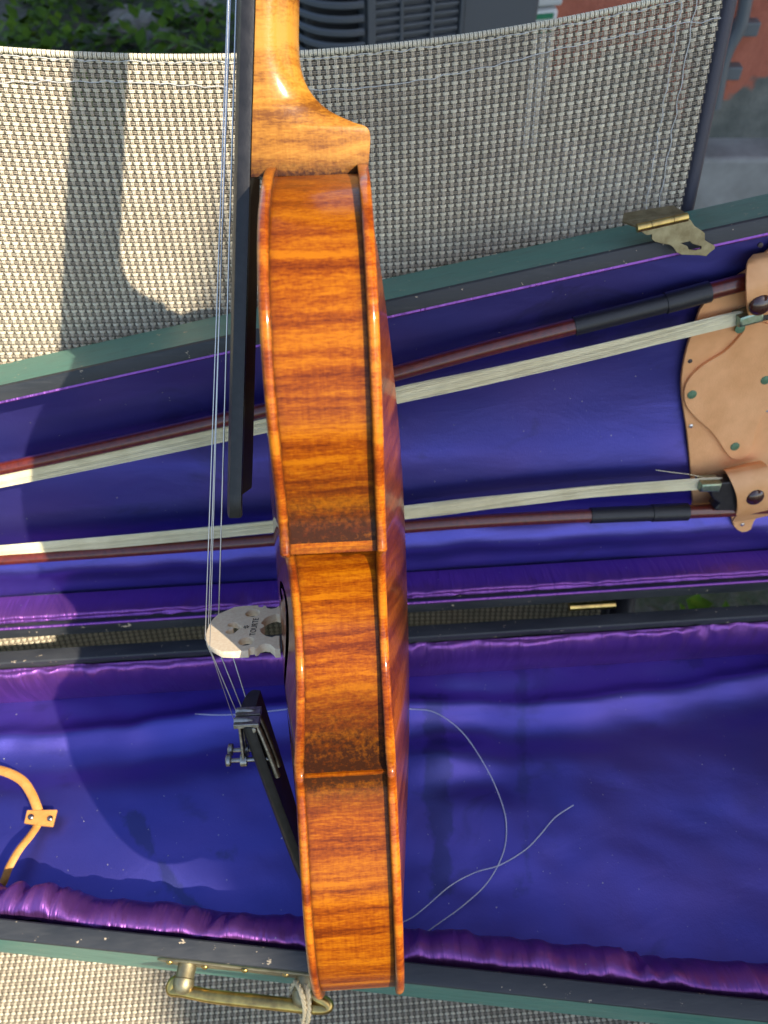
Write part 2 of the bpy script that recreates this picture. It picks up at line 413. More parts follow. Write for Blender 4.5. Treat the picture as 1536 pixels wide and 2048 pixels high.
for i, (px, py, s) in enumerate([(285, 60, .10), (330, 85, .08), (250, 35, .06), (395, 25, .09), (210, 75, .05)]):
    r = ray(px, py); q = CAM + r * (1.13 - s * .15) / -r[2]
    bm = bmesh.new(); bmesh.ops.create_icosphere(bm, subdivisions=3, radius=s)
    for v in bm.verts:
        k = 1 + 0.28 * mnoise.noise(v.co * (2.0 / s) * .6 + Vector((i * 9, 0, 0))); v.co *= k; v.co.z *= .55
    me = bpy.data.meshes.new('garden_stone'); bm.to_mesh(me); bm.free(); me.materials.append(plain('grey_stone_%d' % i, (0.20, 0.18, 0.15), 0.9, col2=(0.12, 0.11, 0.09), vscale=40, bump=.4, bscale=90))
    o = bpy.data.objects.new('garden_stone', me); COL.objects.link(o); o.location = q; stone.append(o)
    tag(o, ['largest pale grey stone among the weeds behind the chair', 'grey stone in the weeds nearest the chair top edge', 'small grey stone among weeds, above the largest stone',
            'grey stone among weeds beside the violin strings', 'smallest grey stone among weeds, left of the others'][i], 'stone', 'stones among the weeds')

def wall_mat():
    m = MB('salmon_render')
    e = m.noise(1.0, 4, 0.6, m.coord((3.2, 3.2, 3.2), (0, 0.5, 0), (0.35, 0, 0.6)))
    sepn = m.n('ShaderNodeSeparateXYZ'); m.l(m.coord(), sepn.inputs[0])
    hgt = m.math('MULTIPLY', m.math('SUBTRACT', 0.42, sepn.outputs[2]), 1.2)
    k = m.ramp(m.math('ADD', e, hgt), [(0.535, 0.0), (0.56, 1.0)])
    sal = m.mix(m.ramp(m.noise(14, 4, 0.6), [(0.35, 0.0), (0.7, 1.0)]), (0.50, 0.165, 0.105), (0.40, 0.12, 0.075))
    gry = m.mix(m.ramp(m.noise(11, 4, 0.65), [(0.35, 0.0), (0.68, 1.0)]), (0.095, 0.105, 0.095), (0.19, 0.195, 0.175))
    m.set(Base_Color=m.mix(k, sal, gry), Roughness=0.9); m.bump(m.noise(40, 4, 0.6), 0.5, 0.01)
    return m.m
MW = wall_mat()
hw = empty('house_wall', Matrix.Translation((1.9, 1.86, 0)), 'salmon rendered house wall with bare grey cement patches beside the chair', 'wall')
o = box('wall', (0, 0.1, 1.5), (3.3, 0.2, 3.0), MW, hw, bevel=0.004); o.location = (0, 0, 0)
box('plinth', (-0.02, -0.03, 0.11), (3.28, 0.14, 0.22), plain('pale_concrete', (0.33, 0.33, 0.32), 0.9, col2=(0.2, 0.2, 0.19), vscale=9, bump=.4, bscale=60), hw, bevel=0.01)
box('ledge', (-0.35, -0.16, 0.30), (0.7, 0.3, 0.03), plain('white_slab', (0.55, 0.56, 0.56), 0.8, col2=(0.4, 0.4, 0.4), vscale=9), hw, bevel=0.004)
cpath = catmull([CAM + ray(*p) * (1.825 / ray(*p)[1]) for p in ((1512, -260), (1502, -80), (1488, 20), (1476, 62), (1458, 95), (1446, 128), (1440, 160), (1430, 215))], 8)
MC = plain('grey_conduit', (0.13, 0.145, 0.155), 0.5)
ct = empty('conduit', Matrix.Translation((0.72, 1.8, 0.4)), 'grey cable conduit running down the salmon wall', 'conduit')
tube('pipe', cpath - np.array([0.72, 1.8, 0.4]), 0.014, MC, ct, 12)
for t in (0.80, 0.5):
    i = int(t * 20) ; q = cpath[24 if t > .6 else 46] - np.array([0.72, 1.8, 0.4])
    box('clamp', q + np.array([0.01, 0.02, 0]), (0.075, 0.03, 0.028), MC, ct, bevel=0.003)

# unseen roof added overhead on the right to cast the shade over that side
EV = Vector((-0.447, 0.894, 0)); EP = Vector((0.894, 0.447, 0))
edge0 = Vector((1.776 + 0.016, -0.937, 1.993 + 1.13))
pr = empty('shade_roof', Matrix.Translation((edge0.x + 2, edge0.y, 0)), 'added unseen white roof on posts, casting the shade over the chair', 'roof')
Rr = np.array([[EV.x, EP.x, 0], [EV.y, EP.y, 0], [0, 0, 1.0]])
off = np.array([edge0.x + 2, edge0.y, 0])
MR = plain('white_painted_wood', (0.62, 0.60, 0.56), 0.6, col2=(0.5, 0.48, 0.45), vscale=4)
c0 = np.array(edge0) + np.array(EP) * 1.1 + np.array(EV) * 0.9 + np.array([0, 0, -0.07])
box('shade_slab', c0 - off, (8.6, 2.2, 0.14), MR, pr, Rr, bevel=0.004)
for a in (-3.0, 1.6):
    q = np.array(edge0) + np.array(EP) * 2.05 + np.array(EV) * a; q[2] = edge0.z / 2
    box('post', q - off, (0.1, 0.1, edge0.z), MR, pr, Rr, bevel=0.004)

# air conditioner behind the chair
def rotz(a): return np.array([[math.cos(a), -math.sin(a), 0], [math.sin(a), math.cos(a), 0], [0, 0, 1.0]])
MA = plain('charcoal_cabinet', (0.085, 0.094, 0.105), 0.5, bump=.1, bscale=300)
MA2 = plain('dark_cabinet_inside', (0.010, 0.011, 0.013), 0.7)
acl = CAM + ray(742, 60) * 1.42
ac = empty('air_conditioner', Matrix.Translation((acl[0], acl[1], 0)) @ Matrix.Rotation(math.radians(17), 4, 'Z'),
           'charcoal outdoor air conditioner with louvred grille behind the chair', 'air conditioner')
box('cabinet', (0.17, 0.20, 0.38), (0.36, 0.36, 0.74), MA, ac, bevel=0.012)
for i in range(46):
    box('rib', (0.092, 0.014, 0.10 + i * 0.0138), (0.165, 0.012, 0.0060), MA, ac, bevel=0.0015)
for x in (0.0035, 0.062, 0.122, 0.181):
    box('post', (x, 0.011, 0.39), (0.007 if x > .01 else 0.016, 0.012, 0.68), MA, ac, bevel=0.002)
box('side_panel', (0.262, 0.016, 0.39), (0.152, 0.008, 0.72), MA, ac, bevel=0.003)
box('core', (-0.05, 0.20, 0.38), (0.12, 0.30, 0.70), MA2, ac, bevel=0.01)
for i in range(29):
    z = 0.06 + i * 0.0225
    pts = [(-0.012, 0.004, z), (-0.05, 0.008, z), (-0.09, 0.030, z), (-0.118, 0.075, z), (-0.125, 0.14, z), (-0.125, 0.30, z)]
    tube('louver', catmull(pts, 4), 0.0082, MA, ac, 6, flat=(0.8, 0.62), up=(0, 0, 1))
box('corner_post', (-0.128, 0.10, 0.38), (0.012, 0.02, 0.68), MA, ac, bevel=0.002)
box('cap', (0.10, 0.19, 0.765), (0.50, 0.38, 0.03), MA, ac, bevel=0.012)
bl = CAM + ray(1082, 20) * 1.62
wb = empty('storage_tub', Matrix.Translation((bl[0], bl[1], 0)) @ Matrix.Rotation(math.radians(12), 4, 'Z'), 'white plastic tub with green stripes beside the air conditioner', 'tub')
box('body', (0, 0.06, bl[2] / 2), (0.085, 0.12, bl[2] - 0.0), plain('white_plastic', (0.66, 0.68, 0.68), 0.4), wb, bevel=0.01)
box('lid', (0, 0.06, bl[2] + 0.03), (0.092, 0.126, 0.05), plain('pale_lid', (0.6, 0.63, 0.62), 0.4), wb, bevel=0.006)
box('stripe', (0.004, -0.0015, bl[2] - 0.012), (0.05, 0.003, 0.010), plain('green_print', (0.02, 0.22, 0.11), 0.5), wb, bevel=0)
box('stripe', (0.016, -0.0015, bl[2] - 0.040), (0.04, 0.003, 0.007), plain('green_print_2', (0.02, 0.22, 0.11), 0.5), wb, bevel=0)

# ------------------------------------------------------------------ patio chair
def S_of(q): return np.array([q @ XS, q @ YS, q @ ZS])          # mm in the chair/case axes
RZ4 = Matrix.Rotation(PSI, 4, 'Z')
SEATZ = -692.0
P0s = S_of(P0)
ch_o = S_of(np.array([0.0, 0, 0])); XC = -104 + P0s[0]           # chair centre line
bdS = np.array([0, -math.sin(REC), -math.cos(REC)]); bnS = np.array([0, -math.cos(REC), math.sin(REC)])
base_s = np.array([XC, 60.0, -1130.0])
chw = CAM + (XS * base_s[0] + YS * base_s[1] + ZS * base_s[2]) * .001
chair = empty('patio_chair', Matrix.Translation(chw) @ RZ4, 'patio chair with woven beige sling and dark metal frame holding the open case', 'chair')
def chl(a, b, c):      # a across from chair centre, b down the back from P0, c out of the back -> chair local metres
    q = P0s + np.array([XC - P0s[0] + a, 0, 0]) + bdS * b + bnS * c
    return (q - base_s) * .001
def chs(x, y, z): return (np.array([x, y, z]) - base_s) * .001  # from survey axes
HWID = 240.0
BL = (P0s[2] - SEATZ) / math.cos(REC) + 6
def cell_mesh(name, px, py):
    """one repeat of the basket weave: pairs of weft over pairs of warp"""
    parts = []; mats = []
    amp = 0.00052
    def run(axis, c, base, ph, rad, mat, fl, amp=amp, sh=(1.0, 0.0)):
        L = px if axis == 0 else py
        pts = []
        for k in range(13):
            t = -0.5 + k / 12
            h = base + amp * max(-1.0, min(1.0, sh[0] * math.cos(2 * math.pi * t + ph) + sh[1]))
            pts.append((t * L * 1.004, c, h) if axis == 0 else (c, t * L * 1.004, h))
        v, f = tube_vf(np.array(pts), rad, 6, flat=fl, up=(0, 0, 1), cap=False)
        parts.append((v, f)); mats.extend([mat] * len(f))
    for s in (-1, 1):   # weft group one rides over warp A (x=0): the pale blocks
        run(0, py * 0.24 + s * 0.00038, 0.00025, 0.0, 0.00041, 0, (0.8, 1.0), 0.00075, (1.9, 0.55))
    for s in (-1, 1):   # weft group two dives under A
        run(0, -py * 0.25 + s * 0.00042, -0.00025, math.pi, 0.00035, 2, (0.9, 0.95), 0.00040)
    for s in (-1, 1):   # warp A: under weft one, over weft two
        run(1, s * 0.00043, 0.00005, math.pi / 2, 0.00042, 1, (0.8, 1.0), 0.00055)
    for s in (-1, 1):
        for sg in (-1, 1):
            if s == 1 and sg == 1: pass
        run(1, px * 0.5 + s * 0.00036 if s < 0 else -px * 0.5 + 0.00036, -0.00045, -math.pi / 2, 0.00037, 3, (0.9, 0.95), 0.00040)
    V, Fs = merge(parts)
    me = bpy.data.meshes.new(name); me.from_pydata([tuple(map(float, v)) for v in V], [], Fs)
    for k in ('weft', 'warp', 'weft_shade', 'warp_shade'): me.materials.append(M[k])
    me.polygons.foreach_set('material_index', mats); me.polygons.foreach_set('use_smooth', [True] * len(Fs)); me.update()
    return me
def sling(name, nx, ny, px, py, mat4, bend, fade, sag, parent, label):
    """object mesh = one weave repeat; its modifier lays it out over the sagging cloth"""
    o = link(bpy.data.objects.new(name, cell_mesh(name, px, py)), parent); o.matrix_local = mat4
    tag(o, label, None, None, 'stuff')
    gt = bpy.data.node_groups.new(name + '_layout', 'GeometryNodeTree')
    gt.interface.new_socket('Geometry', in_out='INPUT', socket_type='NodeSocketGeometry')
    gt.interface.new_socket('Geometry', in_out='OUTPUT', socket_type='NodeSocketGeometry')
    N = gt.nodes.new; L = gt.links.new
    gi = N('NodeGroupInput'); go = N('NodeGroupOutput')
    gr = N('GeometryNodeMeshGrid'); gr.inputs['Size X'].default_value = (nx - 1) * px; gr.inputs['Size Y'].default_value = (ny - 1) * py
    gr.inputs['Vertices X'].default_value = nx; gr.inputs['Vertices Y'].default_value = ny
    pos = N('GeometryNodeInputPosition'); sep = N('ShaderNodeSeparateXYZ'); L(pos.outputs[0], sep.inputs[0])
    def mth(op, a, b=0.0):
        n = N('ShaderNodeMath'); n.operation = op
        for s, v in ((n.inputs[0], a), (n.inputs[1], b)):
            if hasattr(v, 'is_linked'): L(v, s)
            else: s.default_value = v
        return n.outputs[0]
    hw = nx * px / 2; H = ny * py
    xn = mth('DIVIDE', sep.outputs[0], hw); x2 = mth('MULTIPLY', xn, xn)
    top = mth('SUBTRACT', sep.outputs[1], H / 2)                        # 0 at the top, negative downwards
    fd = mth('MAXIMUM', mth('ADD', 1.0, mth('DIVIDE', top, fade)), 0.0)
    dy = mth('MULTIPLY', mth('MULTIPLY', x2, fd), bend)
    dz = mth('MULTIPLY', x2, sag)
    cb = N('ShaderNodeCombineXYZ'); L(dy, cb.inputs[1]); L(dz, cb.inputs[2])
    sp = N('GeometryNodeSetPosition'); L(gr.outputs[0], sp.inputs['Geometry']); L(cb.outputs[0], sp.inputs['Offset'])
    rx = N('ShaderNodeCombineXYZ')
    L(mth('ARCTANGENT', mth('MULTIPLY', xn, -2 * sag / hw)), rx.inputs[1])
    rv = N('FunctionNodeRandomValue'); rv.data_type = 'FLOAT'; rv.inputs['Min'].default_value = -0.035; rv.inputs['Max'].default_value = 0.035
    rvo = [s for s in rv.outputs if s.enabled][0]
    L(mth('ADD', mth('ARCTANGENT', mth('MULTIPLY', mth('MULTIPLY', xn, fd), 2 * bend / hw)), mth('MULTIPLY', rvo, 0.6)), rx.inputs[2])
    L(rvo, rx.inputs[0])
    # the cell's position attribute on the grid is set, so instance from a fresh rotation of the original x
    ip = N('GeometryNodeInstanceOnPoints'); 
    cap = N('GeometryNodeCaptureAttribute')
    cap.capture_items.new('VECTOR', 'rot')
    L(gr.outputs[0], cap.inputs['Geometry']); L(rx.outputs[0], cap.inputs[1]); 
    L(cap.outputs['Geometry'], sp.inputs['Geometry'])
    L(sp.outputs[0], ip.inputs['Points']); L(gi.outputs[0], ip.inputs['Instance'])
    e2r = N('FunctionNodeEulerToRotation'); L(cap.outputs[1], e2r.inputs[0]); L(e2r.outputs[0], ip.inputs['Rotation'])
    L(ip.outputs[0], go.inputs[0])
    md = o.modifiers.new('layout', 'NODES'); md.node_group = gt
    return o
PXW, PYW = 0.0044, 0.0043
NXB = int(2 * HWID * .001 / PXW); NYB = int((BL + 96) * .001 / PYW)
mid = chl(0, -94 + (BL + 96) / 2, -4)
eb = np.eye(4); eb[:3, 0] = (1, 0, 0); eb[:3, 1] = -bdS; eb[:3, 2] = np.cross((1, 0, 0), -bdS); eb[:3, 3] = mid
def bentback(a, b):     # a across mm, b down mm -> point on the sling of the back
    xn = a / HWID; H = NYB * PYW * 1000; t = b + 94
    return chl(a, b - 26 * xn * xn * max(0, 1 - t / 330), -4 + 15 * xn * xn)
sling('back_sling', NXB, NYB, PXW, PYW, Matrix(eb.tolist()), 0.026, 0.330, 0.015, chair, None)
SEATD = 430.0
jt = chl(0, BL, 0)
es = np.eye(4); tilt = math.radians(4)
es[:3, 0] = (1, 0, 0); es[:3, 1] = (0, math.cos(tilt), -math.sin(tilt)); es[:3, 2] = (0, math.sin(tilt), math.cos(tilt))
es[:3, 3] = jt + es[:3, 1] * (-SEATD / 2 * .001) + np.array([0, 0, -0.004])
sling('seat_sling', NXB + 5, int(SEATD * .001 / PYW), PXW, PYW, Matrix((es @ np.diag([1, -1, -1, 1]) @ np.diag([1, 1, 1, 1])).tolist()) @ Matrix.Rotation(math.pi, 4, 'X') if False else Matrix(es.tolist()), 0.0, 0.33, 0.012, chair, None)
# folded hem along the top: yarn ends turned over, and its stitching
parts = []
for i in range(int(2 * HWID / 2.2)):
    a = -HWID + 2.2 * i + 1.1
    for s in (-.45, .45):
        p = bentback(a + s, -95.0); up = -bdS * .001; nn = bnS * .001
        parts.append(tube_vf(np.array([p + nn * 1.2 - up * (1.6 + rng.uniform(-.4, .4)), p + nn * 1.5 - up * .3, p + nn * .9 + up * .8, p - nn * .6 + up * .9, p - nn * 1.4 - up * 1.5]), 0.00050, 5))
hm = mk('hem', *merge(parts), M['weft'], chair); tag(hm, kind='stuff')
def stitch(bfun, name='stitching'):
    pts = []
    for i in range(110):
        a = -HWID + 2 * HWID * i / 109
        pts.append(bentback(a, bfun(a) + 0.35 * math.sin(i * 1.9) + rng.normal(0, .25)) + bnS * .001 * (1.35 + 0.5 * math.sin(i * 2.4)))
    tube(name, catmull(pts, 2), 0.00022, M['stitch'], chair, 5)
stitch(lambda a: -92.6); stitch(lambda a: -80.5 + 3.0 * math.sin(a / 40.0))
for a0 in (HWID - 13.5, HWID - 20.5, -HWID + 13.5, -HWID + 20.5):
    pts = [bentback(a0 + .5 * math.sin(i * 1.7), -92 + i * 4.0) + bnS * .001 * (1.2 + .6 * math.sin(i * 2.2)) for i in range(90)]
    tube('stitching', catmull(pts, 2), 0.00024, M['stitch'], chair, 5)
for s in (-1, 1):
    pts = [chl(s * (HWID + 6), b, -5) for b in np.linspace(-150, BL - 20, 12)]
    pts += [chl(s * (HWID + 6), BL - 5, -4) + np.array([0, -.01, -.004])]
    tube('side_rail', pts, 0.0105, M['rail'], chair, 14, flat=(1.1, 0.62), up=tuple(bnS))
    j = chl(s * (HWID + 7), BL, 2)
    j = j + np.array([s * .010, 0, 0]); fr = j + np.array([0, -math.cos(tilt), math.sin(tilt)]) * (SEATD * .001 + .01)
    tube('seat_rail', np.linspace(j + np.array([0, .02, 0]), fr, 6), 0.0125, M['rail'], chair, 12, flat=(1.4, .7), up=(0, 0, 1))
    xa = s * .262; zt = (HINGE[2] - 66 + 1130) * .001 - 0.020
    armpts = catmull([chl(s * (HWID + 35), BL - 330 if False else 215, -14), (xa, j[1] + .02, zt), (xa, fr[1] + .10, zt), (xa, fr[1] + .03, zt - .01), (xa, fr[1] + .02, zt - .10), (xa, fr[1] + .01, 0.012)], 6)
    tube('arm', armpts, 0.0125, M['rail'], chair, 12)
    tube('leg', catmull([j + np.array([s * .02, .03, 0]), (xa, j[1] + .12, .20), (xa, j[1] + .20, 0.012)], 6), 0.0125, M['rail'], chair, 12)
tube('front_bar', [chl(-HWID, BL, 0) + np.array([0, -SEATD * .001, .012]), chl(HWID, BL, 0) + np.array([0, -SEATD * .001, .012])], 0.011, M['rail'], chair, 12)
tube('top_bar', [chl(-HWID - 7, -150, 6), chl(HWID + 7, -150, 6)], 0.009, M['rail'], chair, 12) if False else None

# ------------------------------------------------------------------ violin case (local axes: x along hinge, y away, z up; origin below the hinge)
CB = 66.0                                                   # depth of the lower half
case_o = HINGE - ZS * CB
case = empty('violin_case', Matrix.Translation(Wm(case_o)) @ RZ4, 'open green violin case lined with purple satin, lid leaning on the chair back', 'violin case')
def cl(x, y, z): return np.array([x, y, z + CB]) * .001     # case local from mm relative to the hinge rim
def lidl(a, b, c):                                           # lid: a across, b down the back, c out of it (mm, from P0)
    return (S_of(P0 + XS * a + BD * b + BN * c - case_o)) * .001
def rounded(poly, rads, n=10):
    out = []; m = len(poly)
    for i in range(m):
        a, b, c = (np.array(poly[i - 1], float), np.array(poly[i], float), np.array(poly[(i + 1) % m], float))
        u = (a - b) / np.linalg.norm(a - b); v = (c - b) / np.linalg.norm(c - b)
        ang = math.acos(np.clip(u @ v, -1, 1)); r = rads[i]; t = r / math.tan(ang / 2)
        cc = b + (u + v) / np.linalg.norm(u + v) * r / math.sin(ang / 2)
        p, q = b + u * t, b + v * t
        a0 = math.atan2(*(p - cc)[::-1]); a1 = math.atan2(*(q - cc)[::-1]); d = (a1 - a0 + math.pi) % (2 * math.pi) - math.pi
        for k in range(n + 1):
            w = a0 + d * k / n; out.append(cc + r * np.array([math.cos(w), math.sin(w)]))
    return np.array(out)
def resample(P, step):
    P = np.vstack([P, P[:1]]); d = np.r_[0, np.cumsum(np.linalg.norm(np.diff(P, axis=0), axis=1))]
    n = int(d[-1] / step); t = np.linspace(0, d[-1], n, endpoint=False)
    return np.c_[np.interp(t, d, P[:, 0]), np.interp(t, d, P[:, 1])]
def inset(P, d):
    t = np.roll(P, -1, 0) - np.roll(P, 1, 0); t /= np.linalg.norm(t, axis=1)[:, None]
    return P + d * np.c_[-t[:, 1], t[:, 0]]                   # CCW polygon: left is inwards
XL, XR = -505.0, 345.0
wb_ = lambda x: 229.5 + 0.164 * x
wl_ = lambda x: 241.8 + 0.178 * x
base_poly = resample(rounded([(XL, -6), (XL, -wb_(XL)), (XR, -wb_(XR)), (XR, -6)], [40, 45, 80, 58]), 4.0)
# lid in its own plane: p = a, q = -b (up the back)
lid_poly = resample(rounded([(XR - 16, -248.5), (XR - 16, -251.5 + wl_(XR - 16)), (XL - 20, -255 + wl_(XL - 20)), (XL - 20, -252)], [62, 80, 45, 40]), 4.0)
def ring(name, polys_z, mat, fn, parent, closed=False, jitter=0):
    n = len(polys_z[0][0]); V = []; Fs = []
    for P, z in polys_z:
        for q in P: V.append(fn(q[0], q[1], z))
    m = len(polys_z)
    for k in range(m - 1 + (1 if closed else 0)):
        k2 = (k + 1) % m
        for i in range(n):
            j = (i + 1) % n; Fs.append((k * n + i, k * n + j, k2 * n + j, k2 * n + i))
    o = mk(name, V, Fs, mat, parent); fix(o); return sharp(o, 40)
def shell(tagname, P, depth, fn, rim):
    o1 = ring(tagname + '_side', [(P, -2.0), (P, -depth), (inset(P, 8), -depth), (inset(P, 8), -2.0)], M['green_paint'], fn, case, closed=True)
    ring(tagname + '_rim', [(inset(P, -.3), -2.0), (inset(P, 0.2), -.3), (inset(P, .8), 0), (inset(P, rim - .8), 0), (inset(P, rim), -.8), (inset(P, rim), -26), (inset(P, rim - 2), -26), (inset(P, rim - 2), -2.0)], M['black_paint'], fn, case, closed=True)
    Pb = inset(P, 1.0); n = len(Pb)
    V = [fn(q[0], q[1], -depth + .5) for q in Pb] + [fn(q[0], q[1], -depth - 4) for q in Pb]
    Fs = [tuple(range(n)), tuple(range(2 * n - 1, n - 1, -1))] + [(i, (i + 1) % n, n + (i + 1) % n, n + i) for i in range(n)]
    o = mk(tagname + '_panel', V, Fs, M['green_paint'], case, smooth=False); fix(o)
shell('base', base_poly, CB - 4, lambda x, y, z: cl(x, y, z), 10.0)
shell('lid', lid_poly, 34.0, lambda x, y, z: lidl(x, -y, 48 + z), 9.5)

def bolster(name, P, rim, prof, fn, mat, pk0, seed, amps=(2.2, 1.6), thin=None, hingey=None):
    Q = resample(P, 2.2); Q = inset(Q, rim); n = len(Q)
    t = np.roll(Q, -1, 0) - np.roll(Q, 1, 0); t /= np.linalg.norm(t, axis=1)[:, None]; nr = np.c_[-t[:, 1], t[:, 0]]
    s = np.r_[0, np.cumsum(np.linalg.norm(np.diff(Q, axis=0), axis=1))]
    V = []; m = len(prof)
    for k, (d, z) in enumerate(prof):
        kk = k / (m - 1)
        for i in range(n):
            pk = pk0 * (0.35 + 1.5 * max(0, 0.45 + fbm(s[i] / 95, 0.7, seed + 50, 2)))
            big = fbm(s[i] / 45, kk * 1.3, seed, 2); sm = fbm(s[i] / 13 + big, kk * 1.0, seed + 9, 2)
            wgt = math.sin(math.pi * min(1, kk * 1.15 + .12))
            fold = max(0, fbm(s[i] / 24, 0.3, seed + 20, 2)) ** 1.2
            dd = d + wgt * (amps[0] * big * 1.4 + pk * sm * (1.2 - kk)) ; zz = z + wgt * amps[1] * big + (1 - kk) * pk * .55 * sm
            dd -= fold * pk * 1.2 * math.exp(-((kk - .25) / .22) ** 2)
            rdg = (1 - abs(fbm(s[i] / 17 + .35 * kk * math.sin(s[i] / 50), kk * .5, seed + 31, 2))) ** 3
            dd += wgt * pk * 1.1 * (rdg - .5); zz += wgt * pk * .6 * (rdg - .5)
            if hingey is not None and nr[i][1] * hingey > .5: dd *= .4; zz = min(zz, -7) if kk > .1 else zz
            if thin is not None and nr[i][1] < -.5: dd = d * thin
            q = Q[i] + nr[i] * max(dd, 0.2); V.append(fn(q[0], q[1], zz))
    Fs = [(k * n + i, k * n + (i + 1) % n, (k + 1) * n + (i + 1) % n, (k + 1) * n + i) for k in range(m - 1) for i in range(n)]
    o = mk(name, V, Fs, mat, case); return o
def profile(pts, n): return [tuple(q) for q in catmull(pts, n)]
bolster('base_bolster', base_poly, 10.0, profile([(0.2, -10), (4, -5.5), (11, -7), (18, -14), (21, -25), (19, -38), (14, -50), (9, -58)], 3), lambda x, y, z: cl(x, y, z), M['satin_purple'], 2.9, 1.0, (2.4, 1.8), None, -1)
bolster('lid_bolster', lid_poly, 9.5, profile([(0.2, -6), (2.5, -3.5), (6.5, -5), (10, -11), (11.5, -18), (11, -25), (9, -30)], 3), lambda x, y, z: lidl(x, -y, 48 + z), M['satin_purple'], 2.8, 4.0, (1.3, 1.0), 0.12, 1)
# piping along the lid lining
Pp = inset(lid_poly, 9.0); pp = [lidl(q[0], -q[1], 47.4) for q in Pp]; pp.append(pp[0])
tube('piping', pp, 0.0011, M['satin_purple'], case, 6)

def floor(name, P, fn, hfun, mat, step=4.5):
    x0, y0 = P.min(0); x1, y1 = P.max(0)
    nx = int((x1 - x0) / step) + 1; ny = 56
    V = []
    # each column runs between the two walls
    Pc = np.vstack([P, P[:1]])
    for i in range(nx):
        x = x0 + (x1 - x0) * (i + .5) / nx
        ys = []
        for k in range(len(P)):
            a, b = Pc[k], Pc[k + 1]
            if (a[0] - x) * (b[0] - x) <= 0 and a[0] != b[0]: ys.append(a[1] + (b[1] - a[1]) * (x - a[0]) / (b[0] - a[0]))
        lo, hi = min(ys), max(ys)
        for j in range(ny):
            y = lo + (hi - lo) * j / (ny - 1); V.append(fn(x, y, hfun(x, y, lo, hi)))
    Fs = [(i * ny + j, (i + 1) * ny + j, (i + 1) * ny + j + 1, i * ny + j + 1) for i in range(nx - 1) for j in range(ny - 1)]
    return mk(name, V, Fs, mat, case)
def spx(x, y): return S_of(hit(x, y, HINGE - ZS * 50, ZS) - HINGE) * .001
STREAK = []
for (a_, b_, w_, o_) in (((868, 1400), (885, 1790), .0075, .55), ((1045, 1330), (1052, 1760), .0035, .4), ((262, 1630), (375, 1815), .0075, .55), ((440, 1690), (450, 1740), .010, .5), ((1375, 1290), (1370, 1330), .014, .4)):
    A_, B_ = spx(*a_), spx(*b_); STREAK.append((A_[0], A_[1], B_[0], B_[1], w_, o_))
def hb(x, y, lo, hi):
    h = 3.0 * fbm(x / 130, y / 75, 2.0, 2) + 1.1 * fbm(x / 45 + y / 90, y / 30, 5.0, 2)
    d = hi - y                                       # distance from the hinge wall
    w = 26 + 5 * math.sin(x / 60) + 6 * fbm(x / 80, 0, 11)
    h += 5.5 * math.exp(-((d - w) / 7) ** 2) - 4.0 * math.exp(-((d - w - 22) / 14) ** 2)
    h += 6.0 * math.exp(-(((x - 20) / 26) ** 2 + ((d - 62) / 13) ** 2)) - 5 * math.exp(-(((x - 30) / 30) ** 2 + ((d - 84) / 12) ** 2))
    h += 2.4 * math.sin((x * .35 + y) / 19 + 2 * fbm(x / 90, y / 90, 3)) * math.exp(-((x - 45) / 60) ** 2)
    return max(-50 + h, -59.5)
floor('base_lining', inset(base_poly, 14), lambda x, y, z: cl(x, y, z), hb, satin_floor('base_satin', (0.088, 0.084, 0.40), (0.120, 0.094, 0.41), STREAK))
def vault(x, y):
    hi, lo = -251.5 + wl_(x) - 12, -236.5
    return 0.19 * 9 * math.log(1 + math.exp(min(30, (0.37 * (hi - lo) - (hi - y)) / 9)))
def hl(x, y, lo, hi):
    h = 1.6 * fbm(x / 150, y / 60, 8.0, 2)
    d = y - lo
    h += 3.5 * math.exp(-((d - 24 - 5 * fbm(x / 60, 0, 3)) / 9) ** 2) - 2.0 * math.exp(-((d - 44) / 9) ** 2)
    e = hi - y
    return max(-31.6, -31.5 + h + vault(x, y) + 3.0 * math.exp(-((d - 80) / 40) ** 2))
floor('lid_lining', inset(lid_poly, 12), lambda x, y, z: lidl(x, -y, 48 + z), hl, M['satin_blue'])

# lint and rosin dust lying on the satin
parts = []
for i in range(420):
    low = i < 260
    x = rng.uniform(-330, 260); f = rng.uniform(.04, .96)
    if low: lo, hi = -wb_(x) + 16, -24.0
    else: lo, hi = -236.5, -251.5 + wl_(x) - 14
    y = lo + (hi - lo) * f; r = rng.uniform(.12, .34) * (1.8 if rng.random() < .08 else 1)
    h = (hb if low else hl)(x, y, lo, hi) + .25
    fn = (lambda a, b, c: cl(a, b, c)) if low else (lambda a, b, c: lidl(a, -b, 48 + c))
    an = rng.uniform(0, 6.28, 4) * .25 + np.arange(4) * 1.57
    V = [fn(x + r * k * math.cos(a), y + r * k * math.sin(a), h) for a, k in zip(an, rng.uniform(.5, 1.5, 4))] + [fn(x, y, h + r * .7)]
    parts.append((V, [(0, 1, 4), (1, 2, 4), (2, 3, 4), (3, 0, 4), (3, 2, 1, 0)]))
dst = mk('dust', *merge(parts), plain('pale_lint', (0.62, 0.60, 0.56), 0.9), case, smooth=False); tag(dst, kind='stuff')
